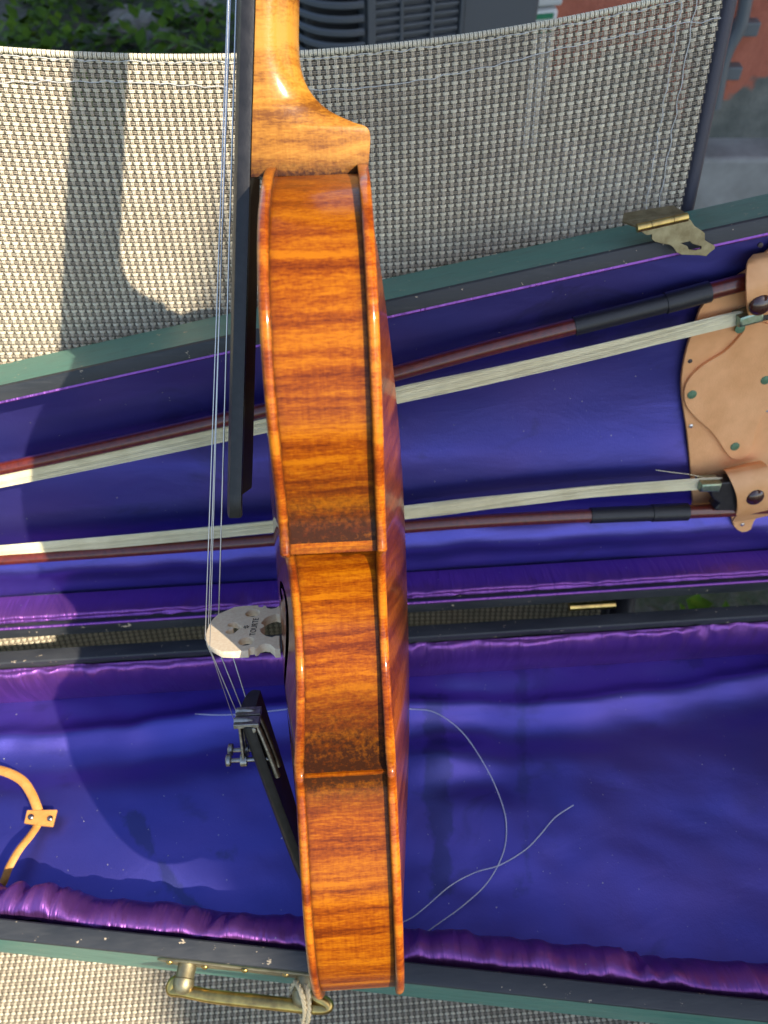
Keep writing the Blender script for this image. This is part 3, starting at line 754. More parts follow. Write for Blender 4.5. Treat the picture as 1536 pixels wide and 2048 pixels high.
# hinges, hasp, handle
def px_lid(x, y, c):                                      # pixel on a plane c mm out of the chair back
    q = hit(x, y, P0 + BN * c, BN); return np.array([(q - P0) @ XS, (q - P0) @ BD])
hm1 = cl(136, -1, -1)
cyl('hinge', cl(118, 2.5, -2), cl(152, 2.5, -2), 0.0030, M['brass'], case, 12)
cyl('hinge', cl(-350, 2.5, -2), cl(-316, 2.5, -2), 0.0030, M['brass'], case, 12)
hp = [(1274, 458), (1292, 470), (1303, 468.5), (1303, 478), (1309, 483), (1323.5, 487), (1338, 489), (1346, 494.6), (1352, 504), (1362.6, 509), (1381, 509.7), (1396, 510), (1412, 512), (1418.5, 505), (1429, 497), (1429, 490.7), (1418.5, 485.5), (1409, 480), (1409, 466), (1399, 458), (1388.6, 451.6), (1381, 440), (1374, 433)]
hh = [(1361, 486), (1379.5, 482), (1383, 487), (1401.6, 492), (1401.6, 497), (1391, 500), (1377, 498.5), (1374, 492)]
CH = 54.0
Ml = m4(lidl(0, 0, CH), (lidl(1, 0, 0) - lidl(0, 0, 0)) * 1000, (lidl(0, -1, 0) - lidl(0, 0, 0)) * 1000, (lidl(0, 0, 1) - lidl(0, 0, 0)) * 1000)
def lidloop(px, c): return [(px_lid(*p, c)[0] * .001, -px_lid(*p, c)[1] * .001) for p in px]
hasp = plate2d('hasp', [lidloop(hp, CH), lidloop(hh, CH)], 0.0012, Ml, M['brass_dull'], case, 0.0002)
a, b = px_lid(1273, 456, CH), px_lid(1374, 433, CH)
for k, (t0, t1) in enumerate(((0, .27), (.28, .71), (.72, 1))):
    p = a + (b - a) * t0; q = a + (b - a) * t1
    cyl('barrel', lidl(p[0], p[1], CH + .6), lidl(q[0], q[1], CH + .6), 0.0022, M['brass'], hasp, 12)
leaf = [px_lid(*p, 50) for p in ((1249, 450), (1261, 442), (1362, 426), (1374, 432))]
V = [lidl(q[0], q[1], c) for q, c in zip(leaf, (46, 38, 38, 46))] + [lidl(a[0], a[1], CH), lidl(b[0], b[1], CH)]
V2 = [v + np.array([0, 0, .001]) for v in V]
o = mk('leaf', V + V2, [(0, 1, 2, 3), (0, 3, 5, 4), (6, 9, 8, 7), (6, 10, 11, 9), (0, 6, 7, 1), (1, 7, 8, 2), (2, 8, 9, 3), (3, 9, 11, 5), (5, 11, 10, 4), (4, 10, 6, 0)], M['brass_dull'], hasp, smooth=False); fix(o)

def px_base(x, y, z):                                     # pixel on the level plane z mm above the case rim
    q = S_of(hit(x, y, HINGE + ZS * z, ZS) - HINGE); return q
def cp(x, y, z): return cl(*(px_base(x, y, z)[:2]), z)
# handle on the front of the lower half
fy = lambda x: -wb_(x)
hx0, hx1 = px_base(372, 1962, -10)[0], px_base(610, 1990, -10)[0]
hl_ = lambda x, out, z: cl(x, fy(x) - out, z)
plt = [(hx0 - 16, -6), (hx0 - 8, -3), (hx0 + 4, -3), ((hx0 + hx1) / 2, -5), (hx1 - 4, -3), (hx1 + 8, -3), (hx1 + 14, -6), (hx1 + 8, -18), (hx1 - 6, -19), ((hx0 + hx1) / 2, -16), (hx0 + 6, -19), (hx0 - 8, -18)]
dx = np.array([1, -0.164, 0]) / math.hypot(1, .164)
Mh = m4(cl(0, fy(0) - .9, 0), dx, (0, 0, 1), np.cross(dx, (0, 0, 1)))
k_ = math.hypot(1, .164)
handle_plate = plate2d('handle_plate', [[(p[0] * k_ * .001, p[1] * .001) for p in plt]], 0.0014, Mh, M['brass_dull'], case, 0.0003)
for x in (hx0 - 9, hx0 + 10, (hx0 + hx1) / 2, hx1 - 10, hx1 + 8):
    V, Fs = lathe_vf([(0.0022, 0), (0.0020, .0008), (0.0010, .0016), (0.0001, .0018)], hl_(x, 1.4, -6 if x != hx0 + 10 else -10), (-0.16, -1, 0), 14)
    o = mk('screw', V, Fs, M['brass'], handle_plate); fix(o)
for x in (hx0, hx1):
    V, Fs = lathe_vf([(0.0052, 0), (0.0052, .007), (0.0058, .0075), (0.0058, .0105), (0.0042, .0135), (0.001, .0148)], hl_(x, 1.2, -11), (-0.16, -1, 0), 18)
    o = mk('post', V, Fs, M['brass_dull'], handle_plate); fix(o); sharp(o, 40)
hpts = [hl_(hx0 + 1, 9, -11), hl_(hx0 - 7, 10, -13), hl_(hx0 - 9, 14, -16), hl_(hx0 - 2, 14, -15), hl_(hx0 + 14, 15, -16), hl_((hx0 + hx1) / 2, 15, -16), hl_(hx1 - 12, 15, -16), hl_(hx1 + 5, 15, -16), hl_(hx1 + 12, 14, -15), hl_(hx1 + 11, 12, -13), hl_(hx1 + 2, 9.5, -11)]
hpth = catmull(hpts, 6); nh = len(hpth)
hr = [0.0025 + 0.0011 * math.sin(math.pi * min(1, max(0, i / nh))) for i in range(nh)]
tube('handle', hpth, hr, M['brass'], case, 14)
# twine knotted on the handle's right post
tw0 = hl_(hx1 - 4, 12, -11)
twn = empty('twine', case.matrix_world @ Matrix.Translation(tw0), 'cotton twine knotted round the right end of the brass handle', 'twine')
def twine(name, pts, r=0.0013):
    pts = catmull(pts, 8); parts = []
    for ph in (0, 2.1, 4.2):
        s = np.r_[0, np.cumsum(np.linalg.norm(np.diff(pts, axis=0), axis=1))]
        off = np.array([[math.cos(ph + x / .0016) * r * .55, math.sin(ph + x / .0016) * r * .55, math.cos(ph + x / .0016) * r * .2] for x in s])
        parts.append(tube_vf(pts + off, r * .62, 6))
    o = mk(name, *merge(parts), M['twine'], twn); fix(o)
mmv = lambda *p: np.array(p) * .001
twine('loop', [mmv(-1, 8, 3), mmv(2, 3, 7), mmv(4, -4, 4), mmv(3, -9, -6), mmv(1, -6, -14), mmv(-3, 0, -12), mmv(-4, 5, -4), mmv(-1, 8, 3)])
twine('loop', [mmv(3, 8, 2), mmv(6, 2, 6), mmv(6, -8, 0), mmv(4, -10, -9), mmv(0, -4, -14)])
twine('tail', [mmv(2, -9, -6), mmv(4, -13, -12), mmv(3, -15, -22), mmv(6, -17, -36)], 0.0015)
twine('tail', [mmv(3, -10, -7), mmv(7, -14, -11), mmv(12, -15, -15), mmv(15, -17, -26)], 0.0015)

# leather bow holder riveted to the lid lining
CF = 21.0
pad = [(1560, 455), (1536, 468), (1522, 472), (1505, 488), (1492, 508), (1460, 532), (1425, 555), (1402, 580), (1386, 606), (1378, 640), (1368, 680), (1361, 730), (1360, 770), (1364, 810), (1372, 860), (1378, 920), (1384, 1000), (1386, 1012), (1440, 1016), (1460, 1030), (1466, 1050), (1482, 1062), (1500, 1056), (1506, 1040), (1530, 1020), (1600, 1000), (1660, 900), (1680, 700), (1650, 520)]
def Mlc(c): 
    e = lambda v: (lidl(*v) - lidl(0, 0, 0)) * 1000
    return m4(lidl(0, 0, c), e((1, 0, 0)), e((0, -1, 0)), e((0, 0, 1)))
def smooth2(px, n=3): return catmull(px, n, closed=True)
cn = (lidl(0, 0, 1) - lidl(0, 0, 0)); La, Lb, L0 = (lidl(1, 0, 0) - lidl(0, 0, 0)) * 1e6, (lidl(0, -1, 0) - lidl(0, 0, 0)) * 1e6, lidl(0, 0, 0)
def drape(o):                                             # lay a flat piece on the vaulted lining
    for v in o.data.vertices:
        q = np.array(v.co) - L0; v.co = Vector(np.array(v.co) + cn * (vault(q @ La, q @ Lb) + 0.5))
    return o
def vpx(px, c): q = px_lid(*px, c); return vault(q[0], -q[1]) + 0.5
holder = drape(plate2d('bow_holder', [lidloop(smooth2(pad, 2), CF)], 0.0026, Mlc(CF), M['leather'], case, 0.0005))
pad2 = [(1484, 628), (1478, 650), (1462, 676), (1440, 700), (1412, 718), (1384, 742), (1369, 766), (1366, 790), (1372, 812), (1392, 836), (1418, 858), (1438, 884), (1454, 908), (1470, 917), (1490, 912), (1502, 892), (1510, 858), (1522, 830), (1545, 810), (1600, 790), (1640, 700), (1600, 640), (1530, 640)]
drape(plate2d('leather_flap', [lidloop(smooth2(pad2, 2), CF + 2.6)], 0.0024, Mlc(CF + 2.6), M['leather'], holder, 0.0005))
def stud(name, px, c, r, mat, parent=None, dome=.5):
    c = c + vpx(px, c); q = px_lid(*px, c); ax = (lidl(0, 0, 1) - lidl(0, 0, 0))
    V, Fs = lathe_vf([(r, -.0008), (r, .0003), (r * .86, r * dome * .55), (r * .5, r * dome * .9), (r * .08, r * dome)], lidl(q[0], q[1], c), ax, 20)
    o = mk(name, V, Fs, mat, parent if parent else holder); fix(o); return sharp(o, 60)
for p in ((1480, 657), (1384, 789), (1531, 760), (1470, 893)): stud('rivet', p, CF + 4, 0.0030, M['rivet'], dome=.25)
for p, mt in (((1380, 722), 'nail_dark'), ((1382, 852), 'nail'), ((1534, 820), 'nail'), ((1521, 490), 'nail_dark'), ((1485, 1049), 'nail')): stud('nail', p, CF + 1.6, 0.0014, M[mt], dome=.4)
def strap(name, px_pairs, heights, btn):
    """leather loop over a bow: px of its two side edges and the height along it"""
    n = len(px_pairs); V = []; heights = [h + vpx(p[0], CF) * (1 if k in (0, n - 1) else .5) for k, (h, p) in enumerate(zip(heights, px_pairs))]
    A = catmull([px_lid(*p[0], CF + h) for p, h in zip(px_pairs, heights)], 5); B = catmull([px_lid(*p[1], CF + h) for p, h in zip(px_pairs, heights)], 5)
    Hh = catmull([(h, 0) for h in heights], 5)[:, 0]
    for th in (0, 2.4):
        for i in range(len(A)):
            for w in range(5):
                q = A[i] * (1 - w / 4) + B[i] * w / 4
                V.append(lidl(q[0], q[1], CF + Hh[i] + th - (.5 if w in (0, 4) else 0) * (1 if th else -1)))
    m = len(A); Fs = []
    for s in (0, 1):
        for i in range(m - 1):
            for w in range(4):
                k = s * m * 5 + i * 5 + w; Fs.append((k, k + 1, k + 6, k + 5))
    for i in range(m - 1):
        for w in (0, 4):
            k = i * 5 + w; Fs.append((k, k + 5, k + 5 + m * 5, k + m * 5))
    for i in (0, m - 1):
        for w in range(4):
            k = i * 5 + w; Fs.append((k, k + 1, k + 1 + m * 5, k + m * 5))
    o = mk(name, V, Fs, M['leather_edge'], holder); fix(o); sharp(o, 50)
    stud('snap', btn[0], CF + btn[1] - vpx(btn[0], CF) * .5, 0.0063, M['snap'], holder, .42)
strap('strap', [((1505, 508), (1560, 500)), ((1492, 528), (1568, 512)), ((1490, 580), (1570, 560)), ((1494, 625), (1570, 612)), ((1502, 645), (1566, 634))], [1, 14, 21, 17, 8], ((1521, 610), 21.5))
strap('strap', [((1445, 938), (1520, 920)), ((1452, 945), (1532, 930)), ((1470, 985), (1545, 965)), ((1472, 1020), (1545, 1005)), ((1462, 1042), (1535, 1028))], [3, 15, 21, 19, 8], ((1510, 994), 23))

# leather tie nailed to the floor of the case, at its neck end
ZT = -47.0
tie = empty('neck_tie', None); tie.parent = case; tie.location = cp(80, 1636, ZT)
tloc = np.array(tie.location)
def tl(x, y, z): return cp(x, y, z) - tloc
tp1 = catmull([tl(-60, 1535, ZT + 4), tl(-20, 1537, ZT + 7), tl(15, 1545, ZT + 8), tl(45, 1562, ZT + 8), tl(63, 1588, ZT + 7), tl(73, 1612, ZT + 6), tl(80, 1632, ZT + 4)], 6)
tp2 = catmull([tl(80, 1636, ZT + 4), tl(72, 1655, ZT + 6), tl(58, 1675, ZT + 9), tl(38, 1700, ZT + 12), tl(18, 1735, ZT + 12), tl(6, 1765, ZT + 9), tl(-20, 1800, ZT + 5)], 6)
ML2 = plain('orange_leather', (0.72, 0.33, 0.08), 0.6, bump=0.4, bscale=700, col2=(0.60, 0.25, 0.05), vscale=120)
tube('lace', tp1, 0.0030, ML2, tie, 8, flat=(.55, 1.0)); tube('lace', tp2, 0.0030, ML2, tie, 8, flat=(.6, .95))
tb = [tl(56, 1622, ZT + 5), tl(116, 1621, ZT + 5), tl(107, 1655, ZT + 5), tl(78, 1652, ZT + 6), tl(50, 1648, ZT + 4)]
V = tb + [v + np.array([0, 0, .0022]) for v in tb]
o = mk('tab', V, [(0, 1, 2, 3, 4), (9, 8, 7, 6, 5)] + [(i, (i + 1) % 5, 5 + (i + 1) % 5, 5 + i) for i in range(5)], ML2, tie, smooth=False); fix(o, bevel=.0005)
for p in ((62, 1634), (100, 1637)):
    V, Fs = lathe_vf([(0.0020, 0), (0.0018, .0006), (0.0004, .0011)], tl(*p, ZT + 7.3), (0, 0, 1), 14); o = mk('nail', V, Fs, M['nickel'], tie); fix(o)

# ------------------------------------------------------------------ two bows clipped in the lid
def bow(name, label, stick_px, hair_px, c, grip, frog_dir):
    sp = [px_lid(*p, c) for p in stick_px]; hp_ = [px_lid(*p, c) for p in hair_px]
    o3 = lidl(sp[0][0], sp[0][1], c)
    e = empty(name, case.matrix_world @ Matrix.Translation(o3), label, 'bow', 'bows clipped in the lid')
    L = lambda q, cc=0: lidl(q[0], q[1], c + cc) - o3
    S = catmull([L(q) for q in sp], 10); n = len(S)
    s = np.r_[0, np.cumsum(np.linalg.norm(np.diff(S, axis=0), axis=1))]
    tube('stick', S, 0.0051 - 0.0016 * s / s[-1], M['stick'], e, 10)
    i0, i1, i2 = [int(np.searchsorted(s, g * .001)) for g in grip]
    tube('thumb_grip', S[max(i0, 0):i1 + 1], 0.0062, M['grip'], e, 14)
    tube('lapping', S[i1:i2 + 1], 0.0056, M['grip'], e, 14)
    H = catmull([L(q) for q in hp_], 10); m = len(H)
    up = (lidl(0, 0, 1) - lidl(0, 0, 0)) * 1000
    parts = []
    for k in range(27):
        f = (k - 13) / 13.0; w = np.array([0.0046 * (0.75 + .3 * math.sin(math.pi * i / m)) for i in range(m)])
        side = np.cross(np.gradient(H, axis=0), up); side /= np.linalg.norm(side, axis=1)[:, None]
        pth = H + side * (f * w)[:, None] * 1.0 + np.outer(np.array([0.0007 * math.sin(k * 2.3 + i * .21) for i in range(m)]), up)
        parts.append(tube_vf(pth, 0.00042 + 0.00012 * (k % 3), 4))
    ho = mk('hair', *merge(parts), M['hair'], e); tag(ho, kind='stuff'); fix(ho)
    # frog between hair and stick at the right end
    a, b_ = np.array(L(sp[0])), np.array(L(hp_[0])); dirx = (S[3] - S[0]); dirx /= np.linalg.norm(dirx)
    dv = b_ - a; dv -= dirx * (dv @ dirx); hgt = np.linalg.norm(dv); dv /= hgt
    lp = [(-.040, .0035), (-.002, .0035), (.006, .005), (.004, .010), (.010, .015), (.012, hgt + .002), (-.006, hgt + .0035), (-.038, hgt - .001)]
    Mf = m4(a + dirx * frog_dir, dirx, dv, np.cross(dirx, dv))
    plate2d('frog', [catmull(lp, 3, closed=True)], 0.011, Mf, M['ebony'], e, 0.001)
    fer = [(.006, hgt - .004), (.020, hgt - .003), (.020, hgt + .0035), (.006, hgt + .0035)]
    plate2d('ferrule', [fer], 0.0125, Mf, plain('green_silver', (0.30, 0.36, 0.30), 0.3, 0.9, col2=(0.2, 0.28, 0.2), vscale=400), e, 0.0015)
    cyl('button', a - dirx * 0.03, a - dirx * 0.045, 0.0045, M['nickel'], e, 12)
    tube('stick_end', [a - dirx * .03, a + dirx * .001], 0.0043, M['stick'], e, 10)
    return e
bow('violin_bow', 'upper violin bow clipped in lid, stick above its white hair', [(1500, 561), (1440, 577), (1290, 617), (1000, 690), (790, 747), (520, 822), (0, 938), (-300, 990), (-900, 1090)],
    [(1484, 634), (1440, 645), (1290, 681), (1000, 748), (800, 790), (520, 854), (0, 962), (-300, 1020), (-900, 1110)], 37, (22, 46, 92), -0.012)
bow('violin_bow', 'lower violin bow clipped in lid, stick below its white hair', [(1470, 1019), (1410, 1022), (1180, 1031), (1000, 1040), (820, 1053), (520, 1082), (0, 1119), (-300, 1140), (-900, 1180)],
    [(1442, 965), (1400, 968), (1180, 984), (1000, 1003), (820, 1024), (520, 1056), (0, 1103), (-300, 1128), (-900, 1172)], 35, (28, 58, 102), 0.012)

for e_, px_ in ((bpy.data.objects['violin_bow.001'], [(1440, 962), (1385, 950), (1340, 944), (1312, 940)]), (bpy.data.objects['violin_bow.001'], [(540, 1076), (400, 1095), (200, 1112), (60, 1122), (-40, 1124)])):
    inv = np.array(e_.matrix_world.inverted() @ case.matrix_world)
    pts = [(inv @ np.r_[lidl(*px_lid(*p, 33), 33), 1])[:3] for p in px_]
    tube('stray_hair', catmull(pts, 8), 0.00022, M['hair'], e_, 5)
# loose thread lying on the satin
thp = [(390, 1428), (440, 1430), (500, 1427), (560, 1420), (640, 1412), (740, 1412), (820, 1418), (870, 1425), (925, 1465), (975, 1540), (1005, 1610), (1013, 1660), (1005, 1710), (975, 1765), (930, 1808), (880, 1845), (815, 1888), (740, 1915), (700, 1900), (740, 1870), (815, 1840), (850, 1815), (900, 1772), (950, 1745), (1000, 1730), (1050, 1700), (1080, 1670), (1110, 1635), (1147, 1610)]
ZF = -45.0
tq = [cp(*p, ZF) for p in thp]; t0 = tq[0]
th = empty('loose_string', case.matrix_world @ Matrix.Translation(t0), 'fine white loose string curling over the blue satin floor of the case', 'string')
tube('strand', catmull(tq, 6) - t0, 0.00032, M['thread'], th, 6)

# ------------------------------------------------------------------ the violin (local: x down the body, y to the near side, z out of the front; mm)
T = 0.3787
U = AX_R * 0.031 + AX_D * math.cos(T) + AX_F * math.sin(T); U /= np.linalg.norm(U)
Vv = AX_R * 0.045 + AX_D * math.sin(T) - AX_F * math.cos(T); Vv -= U * (Vv @ U); Vv /= np.linalg.norm(Vv)
Zv = np.cross(U, Vv)
O = AX_R * -24.2 + AX_D * -128.3 + AX_F * 285.4
Mv = Matrix(m4(Wm(O), U, Vv, Zv).tolist())
violin = empty('violin', Mv, 'old orange-brown varnished violin seen from its ribs, held upright over the open case', 'violin')
mm = lambda a: np.asarray(a, float) * .001
seg_u = catmull([(0, 0), (0.6, 15), (3, 30), (9, 47), (20, 65), (38, 78.5), (56, 83.3), (68, 84), (82, 82.8), (96, 79.8), (108, 77.0), (116, 76.6), (122, 78.5)], 7)
seg_c = catmull([(124, 76), (126, 70.5), (131, 64), (140, 58.3), (151, 55.5), (160, 54.8), (169, 55.3), (179, 59), (187, 65.5), (193.5, 74.5), (198.5, 84.5), (201, 90.5)], 6)
seg_l = catmull([(204, 93), (211, 92.6), (221, 95), (240, 100), (258, 103.2), (272, 104), (290, 102.3), (308, 96.5), (324, 86.8), (337, 72), (347, 51), (353, 26), (355, 0)], 7)
seg_u[:, 0] = np.maximum.accumulate(seg_u[:, 0] + np.arange(len(seg_u)) * 1e-5); seg_u[0] = (0, 0)
outl = np.vstack([seg_u, seg_c, seg_l])
ribh = lambda u: 28.2 + 2.4 * u / 355.0
def nrm2(P):
    t = np.gradient(P, axis=0); t /= np.linalg.norm(t, axis=1)[:, None]; return np.c_[t[:, 1], -t[:, 0]]
def rib(name, seg, grime, side):
    n_ = nrm2(seg); P = seg + n_ * 3.0                       # inside the plate edge
    ns = np.sign(np.median(n_[:, 1])); 
    P = seg - np.c_[n_[:, 0], n_[:, 1]] * (3.0 if ns > 0 else -3.0) if True else P
    P[:, 1] = np.maximum(P[:, 1], 0)
    V = []; G = []; K = 9; n = len(P)
    for lay, t in ((0, 0.0), (1, 1.6)):
        Q = P.copy() if lay == 0 else P - np.c_[n_[:, 0], n_[:, 1]] * (t if ns > 0 else -t)
        for i in range(n):
            for k in range(K):
                f = k / (K - 1); f = 0.5 - 0.5 * math.cos(math.pi * f) if True else f
                z = (f - .5) * (ribh(P[i, 0]) + .6)
                V.append(mm((Q[i, 0], side * Q[i, 1], z)))
                dz_ = ribh(P[i, 0]) / 2 - abs(z)
                edge = math.exp(-(dz_ / (0.9 if z < 0 else 0.8)) ** 2) * (1.0 if z < 0 else .75)
                G.append(max(grime(P[i, 0], z), edge))
    def idx(l, i, k): return l * n * K + i * K + k
    Fs = []
    for i in range(n - 1):
        for k in range(K - 1):
            Fs.append((idx(0, i, k), idx(0, i + 1, k), idx(0, i + 1, k + 1), idx(0, i, k + 1)))
            Fs.append((idx(1, i, k), idx(1, i, k + 1), idx(1, i + 1, k + 1), idx(1, i + 1, k)))
        for k in (0, K - 1): Fs.append((idx(0, i, k), idx(0, i + 1, k), idx(1, i + 1, k), idx(1, i, k)))
    for i in (0, n - 1):
        for k in range(K - 1): Fs.append((idx(0, i, k), idx(0, i, k + 1), idx(1, i, k + 1), idx(1, i, k)))
    o = mk(name, V, Fs, M['rib'], violin, attrs={'grime': G}); fix(o); sharp(o, 50); return o
gs = lambda x, a, b: float(np.clip((x - a) / (b - a), 0, 1))
g_u = lambda u, z: (1.2 * gs(u, 80, 123) ** 1.3 if u < 121.3 else 0.35) + 0.7 * math.exp(-(u / 2.2) ** 2)
g_c = lambda u, z: 1.05 * gs(u, 178, 203) ** 1.3 + .25 * gs(131, u, 131 - 10) * 0
g_l = lambda u, z: (1.35 * gs(-u, -226, -203) ** 1.3 if u > 204.7 else 0.15)
for side in (1, -1):
    rib('upper_rib', seg_u, g_u, side); rib('middle_rib', seg_c, g_c, side); rib('lower_rib', seg_l, g_l, side)

def plate(name, sgn, mat, arch, T0=3.6):
    rows = []; D = []; NA = 15
    hwz = lambda u: ribh(u) / 2
    for (u, hw) in outl:
        hw = max(hw, 0.05); sc = min(1.0, hw / 14.0)
        ds = [0, .35, 1.0, 2.0, 3.2, 4.4, 5.4, 7.0]; zs = [1.5, 2.5, 3.2, T0, 3.4, 3.0, 2.8, 2.7]
        A = arch * max(0.0, 1 - abs((u - 178) / 174.0) ** 2.4)
        for k in range(1, NA + 1):
            t = k / NA; s = .45 * t * t * (3 - 2 * t) + .55 * (1 - (1 - t) ** 2)
            ds.append(7 + t * max(hw / sc - 7, 0)); zs.append(2.7 + A * s)
        ds = [d * sc for d in ds]
        row = []
        for d, z in zip(ds, zs): row.append((hw - d, hwz(u) + z, d))
        left = [(-v, z, d) for v, z, d in row[-2::-1]]
        topl = row + left
        bot = []
        for v, z, d in topl[::-1]:
            if d < .9 * sc: continue
            bot.append((v, hwz(u) + (0 if d < 7 else max(0, z - hwz(u) - 2.9)), d))
        b0 = [(-hw + .35, hwz(u) + .5, .3)]; b1 = [(hw - .35, hwz(u) + .5, .3)]
        rows.append((u, topl + b0 + bot + b1)); D.append(None)
    n = len(rows[0][1]); V = []; E_ = []; G = []
    for u, r in rows:
        assert len(r) == n, (len(r), n)
        for v, z, d in r:
            V.append(mm((u, v, sgn * z))); E_.append(d)
            cor = math.exp(-((u - 117) / 7) ** 2) * math.exp(-((abs(v) - 76) / 6) ** 2) + math.exp(-((u - 203) / 6) ** 2) * math.exp(-((abs(v) - 90) / 6) ** 2)
            G.append(min(1, .35 * cor + (.75 * math.exp(-((z - hwz(u)) / .5) ** 2) if d < 6 else 0) + (.25 if 3 < d < 6 else 0)))
    Fs = []
    for i in range(len(rows) - 1):
        for k in range(n):
            k2 = (k + 1) % n; Fs.append((i * n + k, i * n + k2, (i + 1) * n + k2, (i + 1) * n + k))
    Fs.append(tuple(range(n))); Fs.append(tuple(range((len(rows) - 1) * n, len(rows) * n)))
    o = mk(name, V, Fs, mat, violin, attrs={'edge_d': E_, 'grime': G}); fix(o)
    o.data.materials.append(M['edge'])
    ed = np.array(E_)
    mi = [1 if np.mean(ed[list(p.vertices)]) < 3.9 and len(p.vertices) == 4 else 0 for p in o.data.polygons]
    o.data.polygons.foreach_set('material_index', mi); o.data.update()
    return sharp(o, 60)
top = plate('top_plate', 1, M['top'], 11.5)
back = plate('back_plate', -1, M['back'], 11.8)
# f-holes cut through the top
def fcut(side):
    pth = catmull([(166, 19), (161.5, 21.5), (160.5, 26.5), (165, 30.5), (178, 31.5), (194, 33.2), (208, 37), (217, 40.5), (221.5, 44.5), (220, 49), (215.5, 50.5)], 6)
    n = len(pth); nn = nrm2(pth); w = [1.1 + 1.9 * math.sin(math.pi * i / (n - 1)) ** 1.5 for i in range(n)]
    loop = [p + q * k for p, q, k in zip(pth, nn, w)] + [p - q * k for p, q, k in zip(pth, nn, w)][::-1]
    def prism(lp):
        m = len(lp); V = [mm((p[0], side * p[1], 12)) for p in lp] + [mm((p[0], side * p[1], 46)) for p in lp]
        return V, [tuple(range(m)), tuple(range(2 * m - 1, m - 1, -1))] + [(i, (i + 1) % m, m + (i + 1) % m, m + i) for i in range(m)]
    circ = lambda c, r: [(c[0] + r * math.cos(a), c[1] + r * math.sin(a)) for a in np.linspace(0, 2 * math.pi, 18, endpoint=False)]
    for lp in (loop, circ((166.5, 20.5), 3.1), circ((214.5, 48.6), 4.0)):
        V, Fs = prism(lp); c = mk('cut', V, Fs, None, violin, smooth=False); fix(c)
        md = top.modifiers.new('cut', 'BOOLEAN'); md.operation = 'DIFFERENCE'; md.object = c; md.solver = 'EXACT'
        bpy.context.view_layer.update(); dg = bpy.context.evaluated_depsgraph_get()
        me = bpy.data.meshes.new_from_object(top.evaluated_get(dg))
        if len(me.polygons) > 1000: top.data = me
        top.modifiers.clear(); bpy.data.objects.remove(c)
for s in (1, -1): fcut(s)
top.data.name = 'top_plate'

# neck, heel, fingerboard, pegbox
fbz = lambda u: 23.0 + 0.121 * u                              # plane where the neck meets the fingerboard
neck_prof = [(-135, 12.2), (-100, 12.6), (-60, 13.2), (-48, 13.4), (-40, 13.7), (-33, 14.6), (-27.5, 16.6), (-22.5, 20.0), (-18.0, 25.0), (-15.0, 30.5), (-13.0, 35.5), (-12.0, 38.8), (-10.6, 40.6), (-8, 41.3), (-3, 41.4), (3.6, 41.3)]
NP = catmull(neck_prof, 4); V = []; K = 18; G = []
for u, dep in NP:
    wdt = 12.4 + 4.4 * (u + 135) / 135.0
    z0 = fbz(u); 
    if u > -20: wdt = 16.8
    he = gs(u, -36, -14)
    for k in range(K + 1):
        a = math.pi * k / K
        # round half section for the neck, wedge with flat sides for the heel
        y1, zz1 = wdt * math.cos(a), -dep * math.sin(a) ** 0.9
        f = math.sin(a); y2 = math.copysign(1, math.cos(a)) * (wdt - (wdt - 10.5) * min(1, f * 1.02) ** 1.6) * (min(1, abs(math.cos(a)) / .30)) ** .75
        zz2 = -dep * min(1.0, 1.06 * f ** 1.0)
        y = y1 * (1 - he) + y2 * he; z = z0 + zz1 * (1 - he) + zz2 * he
        V.append(mm((u, y, z))); G.append(0.85 * math.exp(-((u - 4) / 4.2) ** 2) + 0.3 * math.exp(-((u + 2) / 10) ** 2) * (0.5 + .5 * mnoise.noise(Vector((u, k * .8, 0)))))
n1 = K + 1; Fs = []
for i in range(len(NP) - 1):
    for k in range(K): Fs.append((i * n1 + k, i * n1 + k + 1, (i + 1) * n1 + k + 1, (i + 1) * n1 + k))
    Fs.append((i * n1 + K, i * n1, (i + 1) * n1, (i + 1) * n1 + K))
Fs.append(tuple(range(n1))); Fs.append(tuple(range((len(NP) - 1) * n1, len(NP) * n1)))
neck = mk('neck', V, Fs, M['neck'], violin, attrs={'grime': G}); fix(neck); sharp(neck, 45)
# fingerboard
V = []; us = np.r_[np.linspace(-135, 113, 30), np.linspace(117, 131, 6)]
for u in us:
    f = (u + 135) / 274; w = 12.2 + 9.2 * f; e = 0 if u < 122 else (u - 122) / 9
    w -= 1.6 * e * e
    z0 = fbz(u) + .15; ths = 4.2 + .5 * f; thc = ths + 3.2
    row = [(w, z0 + .3), (w + .15, z0 + 1.5), (w, z0 + ths - .7)]
    for k in range(11):
        y = w * .985 * math.cos(math.pi * k / 10); row.append((y, z0 + ths + (thc - ths) * math.sqrt(max(0, 1 - (y / w) ** 2 * 1.0)) ** 1.4))
    row += [(-w, z0 + ths - .7), (-w - .15, z0 + 1.5), (-w, z0 + .3)]
    hol = 0 if u < 2 else 3.2
    row += [(-w + 3, z0), (-w * .4, z0 + hol), (0, z0 + hol * 1.4), (w * .4, z0 + hol), (w - 3, z0)]
    V += [mm((u, y, z)) for y, z in row]
m = len(row); Fs = [(i * m + k, i * m + (k + 1) % m, (i + 1) * m + (k + 1) % m, (i + 1) * m + k) for i in range(len(us) - 1) for k in range(m)]
Fs += [tuple(range(m)), tuple(range((len(us) - 1) * m, len(us) * m))]
fb = mk('fingerboard', V, Fs, M['ebony'], violin); fix(fb); sharp(fb, 30)
box('nut', mm((-137.5, 0, fbz(-137) + 5)), mm((5, 24, 11)), M['ebony'], violin, bevel=.0008)
